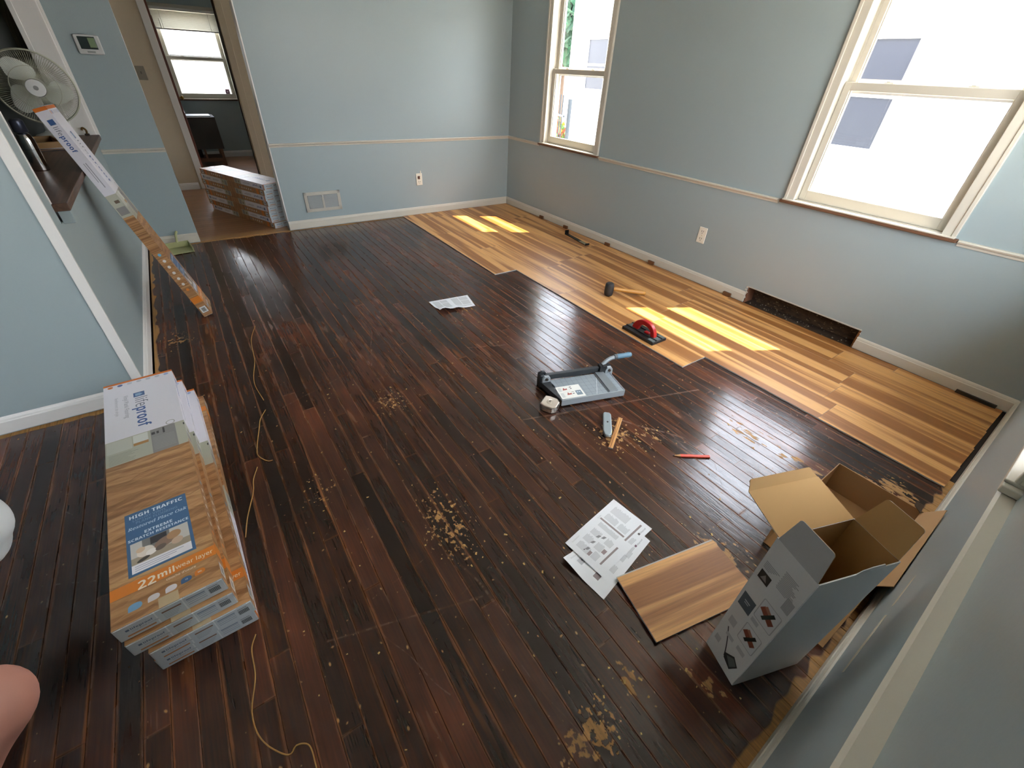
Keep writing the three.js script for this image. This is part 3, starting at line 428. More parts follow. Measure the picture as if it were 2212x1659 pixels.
// broken-out register hole in the window wall
{
  const dirt = tex(256, 128, (x, y, c) => { const m = fbm(x / 12, y / 10, 181, 4), d = vn(x / 4, y / 4, 183) > 0.86 ? 70 : 0; c[0] = 46 + 60 * m + d; c[1] = 34 + 46 * m + d; c[2] = 24 + 34 * m + d * 0.8; });
  const dm = new THREE.MeshStandardMaterial({ map: dirt, roughness: 0.95 }), g = structGroup('wall_register_opening');
  mesh('duct_floor', bx(-0.008, 0.14, -0.02, 0.002, 3.7, 4.61), new THREE.MeshStandardMaterial({ map: dirt, roughness: 0.95, color: 0xb8b4a8 }), g); mesh('duct_back', bx(0.125, 0.15, 0, 0.2, 3.7, 4.61), dm, g); mesh('duct_end', bx(0.005, 0.13, 0, 0.16, 3.70, 3.725), std(0x7a5038, 0.8), g); mesh('duct_end', bx(0.005, 0.13, 0, 0.16, 4.585, 4.61), std(0x8a5a2c, 0.8), g);
  const chip = []; for (let k = 0; k < 26; k++) { const q = new THREE.TetrahedronGeometry(rr(0.006, 0.014)); q.scale(0.5, rr(0.7, 1.6), rr(0.6, 1.2)); q.rotateX(rr(0, 3)); q.rotateZ(rr(-0.3, 0.3)); q.translate(rr(-0.006, 0.006), rr(0.015, 0.145), 3.712 + rr(-0.014, 0.01)); chip.push(q); } for (let k = 0; k < 10; k++) { const q = new THREE.TetrahedronGeometry(rr(0.004, 0.009)); q.translate(rr(-0.005, 0.004), rr(0.02, 0.14), 4.603 + rr(-0.006, 0.006)); chip.push(q); }
  mesh('torn_plaster_edge', chip, std(0xc9c6ba, 0.9), g);
  mesh('raw_edge', rb2(-0.004, 0.004, 0.143, 0.152, 3.71, 4.6, 0.002), std(0xb8b6aa, 0.9), g);
  mesh('rubble', (() => { const l = []; for (let k = 0; k < 40; k++) { const q = new THREE.TetrahedronGeometry(rr(0.003, 0.009)); q.rotateX(rr(0, 3)); q.translate(rr(0.0, 0.12), 0.006, rr(3.76, 4.56)); l.push(q); } return l; })(), std(0x8d8676, 0.95), g).userData.kind = 'stuff';
}
// spacers between planks and baseboard
const spacerGeo = rbx(0.02, 0.034, 0.07, 0.002, 0, 0.017, 0), spacerM = std(0x6a4526, 0.7);
for (const [z, l] of [[0.86, 'brown wood spacer against the baseboard, nearest the far corner of the window wall'], [1.345, 'brown wood spacer against the baseboard just beyond the black pull bar'], [2.067, 'brown wood spacer against the baseboard, first one this side of the pull bar'], [2.70, 'brown wood spacer against the baseboard below the outlet'], [3.57, 'brown wood spacer against the baseboard just before the broken-out wall hole']]) { const m = mesh('plank_spacer', spacerGeo, spacerM); m.position.set(-0.026, 0.0085, z); tag(m, l, 'spacer', 'wood spacers along the window wall'); }
{ const m = mesh('plank_spacer', rbx(0.018, 0.02, 0.2, 0.002, -0.024, 0.0185, 5.32), std(0x2a2620, 0.6)); tag(m, 'long black spacer strip against the baseboard in the near corner', 'spacer'); }

// ------------------------------------------------------------------ tools
{ // pull bar
  const t = thing('pull_bar', 'black steel pull bar lying on the new planks along the baseboard', 'tool', [-0.19, 0.008, 1.74], -0.13);
  mesh('bar', rbx(0.05, 0.005, 0.42, 0.001, 0, 0.0045, 0), std(0x1c1b18, 0.45, { metalness: 0.4 }), t); mesh('hook', rbx(0.05, 0.05, 0.006, 0.001, 0, 0.025, -0.21), std(0x14130f, 0.5, { metalness: 0.4 }), t); mesh('strike_lip', rbx(0.052, 0.022, 0.008, 0.001, 0, 0.011, 0.212), M.black, t); mesh('worn_label', rbx(0.046, 0.001, 0.13, 0.0003, 0, 0.0075, 0.14, 1), std(0x8a8672, 0.6), t);
}
{ // rubber mallet
  const t = thing('rubber_mallet', 'black rubber mallet with a wooden handle lying on the new planks', 'mallet', [-0.965, 0.0085, 3.035], -0.52);
  const head = lathe([[0, -0.058], [0.024, -0.057], [0.034, -0.05], [0.038, -0.03], [0.039, 0], [0.038, 0.03], [0.034, 0.05], [0.024, 0.057], [0, 0.058]], 28); head.rotateX(Math.PI / 2 * 0); head.translate(0, 0.058, 0); mesh('head', head, std(0x2b2c2c, 0.6), t);
  const hd = lathe([[0, 0], [0.011, 0.001], [0.013, 0.03], [0.011, 0.1], [0.014, 0.2], [0.0155, 0.27], [0.014, 0.3], [0, 0.302]], 18); hd.scale(1.35, 1, 1.35); hd.rotateZ(-Math.PI / 2 - 0.135); hd.translate(0.028, 0.062, 0); mesh('handle', hd, std(0xb9853e, 0.45), t);
}
{ // plank installation float with a red handle
  const t = thing('tapping_block', 'black tapping block with an arched red handle on the plank edge', 'tool', [-1.226, 0.008, 3.67], 0.0);
  const bm = std(0x1a1b1b, 0.5); mesh('base', [rbx(0.15, 0.022, 0.295, 0.003, 0, 0.011, 0)], bm, t); mesh('rib', [rbx(0.012, 0.008, 0.29, 0.002, -0.03, 0.025, 0), rbx(0.012, 0.008, 0.29, 0.002, 0.03, 0.025, 0)], bm, t);
  mesh('inlay', [rbx(0.045, 0.003, 0.05, 0.001, 0, 0.0235, 0.115), rbx(0.045, 0.003, 0.05, 0.001, 0, 0.0235, -0.115), rbx(0.03, 0.003, 0.05, 0.001, 0.052, 0.0235, 0.115), rbx(0.03, 0.003, 0.05, 0.001, -0.052, 0.0235, 0.115)], std(0x5c6663, 0.55), t);
  const red = std(0xb3201f, 0.35);
  const arch = new THREE.Shape(); arch.moveTo(-0.1, 0.02); arch.bezierCurveTo(-0.095, 0.07, -0.055, 0.108, 0.0, 0.108); arch.bezierCurveTo(0.06, 0.108, 0.095, 0.075, 0.1, 0.02); arch.lineTo(0.076, 0.02); arch.bezierCurveTo(0.074, 0.06, 0.05, 0.084, 0, 0.084); arch.bezierCurveTo(-0.034, 0.084, -0.05, 0.06, -0.058, 0.02); arch.closePath();
  const ag = new THREE.ExtrudeGeometry(arch, { depth: 0.022, bevelEnabled: true, bevelSize: 0.006, bevelThickness: 0.006, bevelSegments: 3, curveSegments: 16 }); ag.translate(0, 0, -0.011); ag.rotateY(-Math.PI / 2); mesh('handle', ag, red, t);
  mesh('knob', rbx(0.028, 0.014, 0.045, 0.005, 0, 0.03, 0.03), red, t);
}
{ // tile and plank cutter
  const t = thing('plank_cutter', 'grey guillotine plank cutter with a blue-grip lever on the dark floor', 'cutter', [-2.073, 0, 3.956], -0.30);
  const gm = std(0x9aa2a6, 0.45), dk = std(0x2a2e31, 0.4), steel = std(0x8f979b, 0.35, { metalness: 0.4 });
  // local x runs along the blade, +z towards the camera
  const bedTex = canvasTex(512, 256, (c, w, h) => { c.fillStyle = '#8d979d'; c.fillRect(0, 0, w, h); c.strokeStyle = 'rgba(60,66,72,.55)'; c.lineWidth = 1.5; for (let k = 1; k < 12; k++) { c.beginPath(); c.moveTo(k * w / 12, 0); c.lineTo(k * w / 12, h); c.stroke(); } for (let k = 1; k < 6; k++) { c.beginPath(); c.moveTo(0, k * h / 6); c.lineTo(w, k * h / 6); c.stroke(); } c.strokeStyle = '#d6dbdd'; c.lineWidth = 3; c.beginPath(); c.moveTo(400, 10); c.lineTo(290, h - 10); c.stroke(); c.lineWidth = 1.2; c.strokeStyle = '#4f575c'; for (let k = 0; k < 5; k++) { c.beginPath(); c.moveTo(405, 8); c.lineTo(330 + k * 22, 170); c.stroke(); } });
  mesh('bed', new THREE.BoxGeometry(0.40, 0.034, 0.2).translate(0, 0.03, 0.01), [gm, gm, new THREE.MeshStandardMaterial({ map: bedTex, roughness: 0.45 }), gm, gm, gm], t);
  mesh('edge_lip', [rb2(-0.2, 0.2, 0.008, 0.05, 0.108, 0.114, 0.002), rb2(0.2, 0.206, 0.008, 0.05, -0.09, 0.114, 0.002)], gm, t);
  mesh('foot', [rbx(0.03, 0.014, 0.03, 0.003, -0.17, 0.007, 0.08), rbx(0.03, 0.014, 0.03, 0.003, 0.17, 0.007, 0.08), rbx(0.03, 0.014, 0.03, 0.003, 0.17, 0.007, -0.08), rbx(0.03, 0.014, 0.03, 0.003, -0.17, 0.007, -0.08)], dk, t);
  mesh('fence', [rb2(0.105, 0.16, 0.047, 0.058, -0.09, 0.108, 0.002), rb2(0.098, 0.106, 0.046, 0.05, -0.09, 0.108, 0.001)], steel, t);
  mesh('side_wing', [extr([[-0.26, -0.11], [-0.2, -0.11], [-0.17, 0.11], [-0.2, 0.11]], 0.03, 0.002).rotateX(Math.PI / 2).translate(0, 0.03, 0)], dk, t);
  for (const x of [-0.222, 0.196]) { const br = mesh('pivot_bracket', extr([[-0.024, 0], [0.024, 0], [0.022, 0.052], [0.012, 0.066], [-0.012, 0.066], [-0.022, 0.052]], 0.014, 0.003).translate(x, 0.018, -0.088), gm, t); mesh('bolt', [cyl(0.009, 0.009, 0.02, 12).rotateX(Math.PI / 2).translate(x, 0.068, -0.08)], M.slot, br); }
  mesh('end_post', [rbx(0.03, 0.09, 0.05, 0.008, -0.246, 0.045, -0.115), cyl(0.026, 0.026, 0.02, 20).rotateX(Math.PI / 2).translate(-0.236, 0.075, -0.118)], dk, t); mesh('end_wheel', cyl(0.022, 0.022, 0.022, 20).rotateX(Math.PI / 2).translate(0.196, 0.078, -0.118), dk, t);
  mesh('blade_bar', [rb2(-0.225, 0.16, 0.05, 0.085, -0.11, -0.095, 0.002), rb2(-0.225, 0.16, 0.08, 0.088, -0.114, -0.09, 0.002)], dk, t);
  mesh('clamp', [rbx(0.05, 0.042, 0.04, 0.004, 0.155, 0.08, -0.1), cyl(0.005, 0.005, 0.045, 8).rotateX(Math.PI / 2).translate(0.15, 0.1, -0.1)], std(0x16181a, 0.5), t);
  mesh('lever', [tube([[0.155, 0.09, -0.105], [0.18, 0.108, -0.115], [0.215, 0.122, -0.122], [0.25, 0.127, -0.125]], 0.013, 16, 12)], std(0x8e979b, 0.4), t);
  const gr = lathe([[0, 0], [0.015, 0.002], [0.0165, 0.02], [0.016, 0.07], [0.018, 0.095], [0.013, 0.112], [0, 0.115]], 20); gr.rotateZ(-Math.PI / 2 + 0.02); gr.translate(0.25, 0.128, -0.125); mesh('grip', gr, std(0x5f8296, 0.5), t); mesh('collar', cyl(0.017, 0.017, 0.018, 18).rotateZ(Math.PI / 2).translate(0.252, 0.128, -0.125), std(0x4b5052, 0.5), t);
  const st = canvasTex(256, 192, (c, w, h) => { c.fillStyle = '#e6e6df'; c.fillRect(0, 0, w, h); c.clearRect; c.fillStyle = '#a54b3c'; for (const [x, y] of [[82, 50], [100, 128]]) { c.beginPath(); c.moveTo(x - 24, y + 14); c.lineTo(x - 6, y - 26); c.lineTo(x + 6, y - 4); c.lineTo(x + 28, y - 12); c.lineTo(x + 26, y + 12); c.fill(); } c.fillStyle = '#c9ccc8'; c.fillRect(14, 18, 34, 60); c.fillRect(14, 102, 34, 70); c.fillStyle = '#72838f'; c.fillRect(176, 92, 62, 72); c.fillStyle = '#c3d3dc'; c.fillRect(188, 110, 14, 16); c.fillRect(210, 110, 14, 16); c.fillStyle = '#5c5c5a'; c.fillRect(140, 20, 22, 12); c.fillRect(142, 44, 18, 12); c.fillRect(134, 100, 28, 6); c.fillRect(138, 124, 20, 12); c.strokeStyle = '#b7b7b0'; c.strokeRect(56, 10, 72, 78); c.strokeRect(56, 96, 72, 84); });
  const lb = mesh('instruction_label', new THREE.PlaneGeometry(0.15, 0.115).rotateX(-Math.PI / 2).translate(-0.118, 0.0478, 0.045), new THREE.MeshStandardMaterial({ map: st, roughness: 0.4 }), t); lb.userData.label = 'white label with red figures';
}
{ // tape measure
  const t = thing('tape_measure', 'chrome tape measure with a yellow corner beside the plank cutter', 'tape measure', [-2.36, 0, 3.975], 0.5);
  const sh = [[-0.045, -0.03], [-0.03, -0.045], [0.02, -0.045], [0.042, -0.025], [0.045, 0.02], [0.04, 0.04], [-0.035, 0.04], [-0.045, 0.02]];
  mesh('case', extr(sh, 0.03, 0.006).rotateX(-Math.PI / 2).translate(0, 0.026, 0), std(0xd0c8bc, 0.22, { metalness: 0.9 }), t);
  mesh('base_shell', extr(sh, 0.012, 0.003).rotateX(-Math.PI / 2).translate(0, 0.009, 0), std(0x50483c, 0.4, { metalness: 0.5 }), t);
  mesh('badge', lathe([[0, 0.003], [0.017, 0.003], [0.02, 0], [0, 0]], 24).scale(1.2, 1, 0.9).translate(0, 0.047, 0.0), std(0xcfc8bc, 0.3, { metalness: 0.7 }), t); mesh('brand_plate', rbx(0.018, 0.002, 0.012, 0.0008, 0, 0.0505, 0), std(0x7d7468, 0.4), t);
  mesh('corner_tab', rbx(0.018, 0.024, 0.008, 0.002, 0.034, 0.02, 0.036), std(0xe0a01c, 0.45), t); mesh('tape_hook', rbx(0.006, 0.02, 0.016, 0.001, 0.05, 0.016, 0.0), M.chrome, t);
}
{ // utility knife
  const t = thing('utility_knife', 'grey utility knife with a yellow button lying by the offcut strip', 'knife', [-2.187, 0, 4.265], 2.392);
  mesh('handle', extr([[-0.09, -0.012], [-0.084, -0.017], [0.06, -0.019], [0.088, -0.012], [0.094, 0.004], [0.086, 0.014], [0.05, 0.018], [-0.08, 0.017], [-0.09, 0.01]], 0.012, 0.005).rotateX(-Math.PI / 2).rotateY(Math.PI / 2).translate(0, 0.012, 0), std(0x9fadb2, 0.35, { metalness: 0.35 }), t);
  mesh('slider', rbx(0.008, 0.01, 0.03, 0.003, -0.02, 0.014, -0.05), std(0xd6b62a, 0.5), t); mesh('screw', cyl(0.005, 0.005, 0.003, 12, 0, 0.0235, 0.01), M.slot, t); mesh('nose', rbx(0.022, 0.01, 0.014, 0.002, 0.0, 0.011, -0.094), M.chrome, t);
}
{ const m = mesh('plank_offcut_strip', new THREE.BoxGeometry(0.024, 0.0075, 0.262), [M.gray, M.gray, plankMats[1], M.gray, M.gray, M.gray]); m.position.set(-2.187, 0.004, 4.33); m.rotation.y = Math.PI / 2 + 0.575 - 0.0; tag(m, 'thin tan offcut strip of plank lying beside the utility knife', 'offcut'); }
{ // carpenter pencil
  const t = thing('carpenter_pencil', 'flat orange carpenter pencil lying on the shiny dark floor', 'pencil', [-1.98, 0, 4.666], 2.53 + Math.PI / 2);
  mesh('shaft', extr([[-0.008, -0.003], [-0.005, -0.005], [0.005, -0.005], [0.008, -0.003], [0.008, 0.003], [0.005, 0.005], [-0.005, 0.005], [-0.008, 0.003]], 0.15).translate(0, 0.005, -0.015), std(0xd9472a, 0.4), t);
  const tip = cyl(0.0025, 0.008, 0.03, 8); tip.scale(1, 1, 0.6); tip.rotateX(Math.PI / 2); tip.translate(0, 0.005, 0.075); mesh('sharpened_tip', tip, std(0xb98a58, 0.6), t); mesh('lead', rbx(0.004, 0.003, 0.01, 0.001, 0, 0.005, 0.093), M.black, t);
}

// ------------------------------------------------------------------ papers and loose plank
function sheetGeo(q, lift, nx = 14, ny = 10) { // q: four floor corners [x, z] a b c d; lift(u, v)
  const pos = [], uv = [], idx = [];
  for (let j = 0; j <= ny; j++) for (let i = 0; i <= nx; i++) { const u = i / nx, v = j / ny, x = (1 - v) * ((1 - u) * q[0][0] + u * q[1][0]) + v * ((1 - u) * q[3][0] + u * q[2][0]), z = (1 - v) * ((1 - u) * q[0][1] + u * q[1][1]) + v * ((1 - u) * q[3][1] + u * q[2][1]); pos.push(x, lift(u, v), z); uv.push(u, 1 - v); }
  for (let j = 0; j < ny; j++) for (let i = 0; i < nx; i++) { const a = j * (nx + 1) + i, b = a + 1, c = a + nx + 1, d = c + 1; idx.push(a, c, b, b, c, d); }
  const top = new THREE.BufferGeometry(); top.setAttribute('position', new THREE.Float32BufferAttribute(pos, 3)); top.setAttribute('uv', new THREE.Float32BufferAttribute(uv, 2)); top.setIndex(idx); top.computeVertexNormals(); return top;
}
const brochure = (v) => canvasTex(512, 320, (c, w, h) => {
  c.fillStyle = '#e9edf2'; c.fillRect(0, 0, w, h); const bar = '#94898a';
  const par = (x, y, ww, n) => { c.fillStyle = '#bfc3c9'; for (let k = 0; k < n; k++) c.fillRect(x, y + k * 6, ww * (0.8 + 0.2 * hash2(k, x, v)), 3.4); };
  c.fillStyle = '#c6cad0'; c.font = F(14); c.fillText('Installation', 36, 34); c.fillText('Guide', 300, 30);
  if (v === 0) { c.fillStyle = bar; c.fillRect(310, 36, 14, 200); c.fillRect(300, 250, 180, 13); c.fillRect(52, 252, 172, 13); par(336, 50, 60, 16); par(406, 50, 74, 22); par(336, 160, 60, 12); par(258, 60, 40, 26); par(40, 60, 56, 16); par(108, 56, 60, 10); par(178, 60, 54, 12); par(110, 150, 60, 9); par(44, 178, 60, 8); par(180, 176, 56, 9); c.fillStyle = '#9d8f92'; c.fillRect(44, 150, 34, 22); c.fillRect(118, 206, 34, 26); c.fillStyle = '#8a8c92'; for (const [x, y] of [[120, 112], [178, 110], [196, 140], [60, 118]]) { c.beginPath(); c.moveTo(x, y); c.lineTo(x + 26, y + 6); c.lineTo(x + 32, y + 24); c.lineTo(x + 8, y + 18); c.fill(); } c.fillStyle = '#4a4448'; c.fillRect(52, 116, 7, 7); c.fillRect(404, 280, 16, 14); c.font = F(15); c.fillStyle = '#8a8f98'; c.fillText('lifeproof', 424, 294); par(306, 276, 60, 5); }
  else if (v === 1) { c.fillStyle = '#8a7f83'; c.fillRect(60, 190, 40, 40); c.fillRect(150, 160, 60, 10); c.fillStyle = '#b5b9c0'; c.fillRect(60, 60, 60, 40); c.fillStyle = '#4a4448'; c.fillRect(84, 74, 8, 8); par(160, 190, 60, 14); par(260, 200, 60, 12); par(340, 190, 60, 14); c.fillStyle = '#76576a'; c.fillRect(250, 150, 34, 10); c.fillRect(404, 260, 16, 14); c.font = F(15); c.fillStyle = '#8a8f98'; c.fillText('lifeproof', 424, 276); par(306, 256, 60, 5); }
  else { for (const [x, y, a, b] of [[30, 40, 80, 180], [122, 30, 90, 70], [122, 110, 90, 110], [270, 26, 90, 210], [372, 26, 110, 90], [372, 128, 110, 110]]) { c.fillStyle = '#c3c8cb'; c.fillRect(x, y, a, b); c.fillStyle = '#d6dade'; for (let k = 0; k < b; k += 8) c.fillRect(x + 4, y + k, a - 10, 2); } c.fillStyle = '#7d868a'; c.fillRect(270, 262, 212, 8); c.fillRect(122, 236, 90, 12); }
});
const paperM = (v) => new THREE.MeshStandardMaterial({ map: brochure(v), roughness: 0.65, side: THREE.DoubleSide });
const paper = (name, q, lift, v, label) => { const cx = (q[0][0] + q[2][0]) / 2, cz = (q[0][1] + q[2][1]) / 2; const m = mesh(name, sheetGeo(q.map(([x, z]) => [x - cx, z - cz]), lift), paperM(v)); m.position.set(cx, 0, cz); tag(m, label, 'leaflet', 'leaflets lying on the dark floor'); };
paper('instruction_leaflet', [[-2.359, 2.393], [-2.02, 2.43], [-2.065, 2.64], [-2.36, 2.60]], (u, v) => 0.004 + 0.03 * sstep(0.5, 1, v) * (1 - sstep(0.1, 0.55, Math.abs(u - 0.2))) * (0.7 + 0.3 * Math.sin(u * 14)), 2, 'curled white leaflet lying alone in the middle of the dark floor');
paper('instruction_leaflet', [[-2.91, 4.752], [-2.56, 4.70], [-2.547, 4.883], [-2.883, 4.955]], (u, v) => 0.0035 + 0.02 * (1 - sstep(0, 0.16, u)) * (1 - sstep(0, 0.6, v)), 1, 'white printed leaflet lying partly beneath another, corner reaching the loose plank');
paper('instruction_leaflet', [[-2.853, 4.699], [-2.521, 4.646], [-2.495, 4.848], [-2.828, 4.888]], (u, v) => 0.0075 + 0.002 * Math.sin(u * 5), 0, 'white printed leaflet on top of the other near the loose plank');
{ // loose plank piece leaning a little on the leaflet
  const t = thing('loose_plank', 'short tan plank piece lying askew on the dark floor by the white box', 'plank', [-2.585, 0.0125, 5.095], -0.217 + Math.PI / 2 + 0.0);
  const g = new THREE.BoxGeometry(0.243, 0.0075, 0.47), uv = g.attributes.uv; for (let i = 8; i < 12; i++) uv.setXY(i, uv.getX(i), 0.3 + uv.getY(i) * 0.35); mesh('board', g, [M.gray, M.gray, plankMats[3], M.gray, M.gray, M.gray], t); mesh('click_tongue', rbx(0.006, 0.003, 0.466, 0.0008, 0.1245, -0.001, 0, 1), M.gray, t);
}

// ------------------------------------------------------------------ white carton standing on end, flaps open
const kraft = std(0xb18a5e, 0.8), kraftIn = std(0xb6915e, 0.85), whiteCard = std(0xd4d8dc, 0.45);
{
  const t = thing('tool_box_carton', 'tall white printed carton standing open with its flaps up by the near wall', 'carton', [-2.588, 0.001, 5.36], -0.336);
  const w = 0.255, d = 0.132, h = 0.6, th = 0.003;
  // local x along the long side, local -x end carries the printed pictures; +z faces the near wall
  const art = canvasTex(256, 1024, (c, W, Hh) => {
    c.fillStyle = '#d9d9d9'; c.fillRect(0, 0, W, Hh);
    const frame = (x, y, s1, s2) => { c.strokeStyle = '#a9aaad'; c.lineWidth = 5; c.fillStyle = '#d4d5d8'; c.beginPath(); c.roundRect(x, y, s1, s2, 10); c.fill(); c.stroke(); c.fillStyle = '#82402c'; c.save(); c.translate(x + s1 / 2, y + s2 / 2); c.rotate(0.5); c.fillRect(-s1 * 0.42, -18, s1 * 0.8, 40); c.fillStyle = '#26302c'; c.fillRect(-8, -s2 * 0.36, 20, s2 * 0.66); c.fillStyle = '#a0705c'; c.fillRect(-s1 * 0.4, -34, 40, 22); c.restore(); };
    frame(118, 330, 120, 150); frame(118, 560, 116, 150);
    c.fillStyle = '#55606a'; c.fillRect(16, 420, 88, 110); c.fillStyle = '#c6ccd0'; c.fillRect(40, 462, 40, 8); c.fillRect(44, 478, 30, 6);
    c.fillStyle = '#1c1c1c'; c.fillRect(22, 212, 70, 62); c.fillStyle = '#8f8f8f'; c.beginPath(); c.moveTo(57, 224); c.lineTo(78, 262); c.lineTo(36, 262); c.fill();
    c.fillStyle = '#9d9ea0'; for (let k = 0; k < 5; k++) c.fillRect(20, 150 + k * 10, 90 - k * 12, 5); for (let k = 0; k < 14; k++) c.fillRect(120 + (k % 2) * 4, 96 + k * 9, 60 + 40 * hash2(k, 2, 3), 5);
    c.fillStyle = '#77797c'; for (let k = 0; k < 14; k++) c.fillRect(196 + k * 3.4, 200, 1.8, 84);
    c.fillStyle = '#2c2f30'; c.beginPath(); c.moveTo(120, 900); c.lineTo(176, 846); c.lineTo(222, 884); c.lineTo(190, 964); c.lineTo(128, 940); c.fill(); c.fillStyle = '#6e7674'; c.beginPath(); c.moveTo(136, 902); c.lineTo(178, 862); c.lineTo(212, 888); c.lineTo(186, 948); c.fill(); c.strokeStyle = '#2a2430'; c.lineWidth = 8; c.beginPath(); c.moveTo(126, 930); c.quadraticCurveTo(110, 850, 52, 730); c.stroke();
    c.fillStyle = '#b6b7ba'; for (const [x, y, a, b] of [[30, 640, 50, 60], [60, 760, 60, 30], [150, 750, 60, 34], [20, 860, 40, 50], [120, 496, 50, 30]]) c.fillRect(x, y, a, b);
  });
  const artM = new THREE.MeshStandardMaterial({ map: art, roughness: 0.45 });
  const wall = (name, W, ry, x, z, mat, parent = t) => { const m = mesh(name, new THREE.BoxGeometry(W, h, th).translate(0, h / 2, 0), [whiteCard, whiteCard, whiteCard, whiteCard, mat, kraftIn], parent); m.rotation.y = ry; m.position.set(x, 0, z); return m; };
  wall('printed_end', d, -Math.PI / 2, -w / 2, 0, artM); wall('side_panel', w, 0, 0, d / 2, whiteCard); wall('side_panel', w, Math.PI, 0, -d / 2, whiteCard); wall('back_end', d, Math.PI / 2, w / 2, 0, whiteCard);
  mesh('carton_base', rbx(w, th, d, 0.001, 0, 0.004, 0, 1), kraftIn, t);
  const flap = (W, L, cut) => { const s = new THREE.Shape(); s.moveTo(-W / 2, 0); s.lineTo(W / 2, 0); s.lineTo(W / 2 - cut, L - cut); s.quadraticCurveTo(W / 2 - cut, L, W / 2 - cut * 2, L); s.lineTo(-W / 2 + cut * 2, L); s.quadraticCurveTo(-W / 2 + cut, L, -W / 2 + cut, L - cut); s.closePath(); return s; };
  const two = (name, shape, outer, px, pz, ry, tilt, inner = kraftIn) => { const o = new THREE.Group(); o.name = name; t.add(o); o.position.set(px, h, pz); o.rotation.order = 'YXZ'; o.rotation.y = ry; o.rotation.x = tilt; const a = new THREE.ExtrudeGeometry(shape, { depth: 0.0012, bevelEnabled: false, curveSegments: 6 }); mesh('outer_face', a.clone().translate(0, 0, 0.0002), outer, o); mesh('inner_face', a.clone().translate(0, 0, -0.0014), inner, o); return o; };
  two('end_flap', flap(d - 0.006, 0.095, 0.012), new THREE.MeshStandardMaterial({ color: 0xb4b4b4, roughness: 0.5 }), -w / 2, 0, -Math.PI / 2, -0.12);
  two('end_flap', flap(d - 0.006, 0.1, 0.012), whiteCard, w / 2, 0, Math.PI / 2, 0.35);
  const lid = two('lid_flap', flap(w - 0.004, 0.135, 0.003), whiteCard, 0, -d / 2, Math.PI, 1.38);
  const tuck = new THREE.Group(); tuck.name = 'tuck_tab'; lid.add(tuck); tuck.position.set(0, 0.134, 0); tuck.rotation.x = -0.5; const ts = flap(w - 0.012, 0.032, 0.012); mesh('tuck_face', new THREE.ExtrudeGeometry(ts, { depth: 0.002, bevelEnabled: false, curveSegments: 6 }), kraftIn, tuck);
  mesh('lock_tab', extr([[-0.045, 0], [0.05, 0], [0.04, 0.012], [0.0, 0.014], [-0.03, 0.01]], 0.002).translate(0.03, h, d / 2), whiteCard, t);
}
{ // kraft tray behind it
  const t = thing('kraft_tray', 'open brown cardboard tray on the floor between white carton and near wall', 'box', [-1.86, 0.001, 5.31], 0.018);
  const w = 0.56, d = 0.34, h = 0.15; const fp = (x0, x1, y0, y1, z0, z1) => rb2(x0, x1, y0, y1, z0, z1, 0.0012);
  mesh('tray_base', fp(-w / 2, w / 2, 0, 0.004, -d / 2, d / 2), kraft, t); mesh('side_panel', fp(-w / 2, w / 2, 0, h, d / 2 - 0.004, d / 2), kraft, t).rotation.x = 0.02; mesh('side_panel', fp(-w / 2, w / 2, 0, h, -d / 2, -d / 2 + 0.004), kraft, t); mesh('far_end', fp(w / 2 - 0.004, w / 2, 0, h, -d / 2, d / 2), kraft, t);
  const f = mesh('end_flap', rbx(0.27, 0.004, d * 0.5, 0.0012, -0.135, 0, d * 0.25), kraft, t); f.position.set(-w / 2, 0.14, 0); f.rotation.z = 0.5;
  const g = mesh('side_flap', rbx(w, 0.003, 0.09, 0.001, 0, 0, 0.03), kraft, t); g.position.set(0, h, d / 2 - 0.01); g.rotation.x = -0.95; const k = mesh('torn_corner', extr([[0, 0], [0.06, 0.004], [0.045, 0.035], [0.01, 0.03]], 0.002).rotateX(-1.2).translate(w / 2 - 0.02, h, d / 2 - 0.02), std(0x4d3a28, 0.9), t); k.castShadow = true;
}

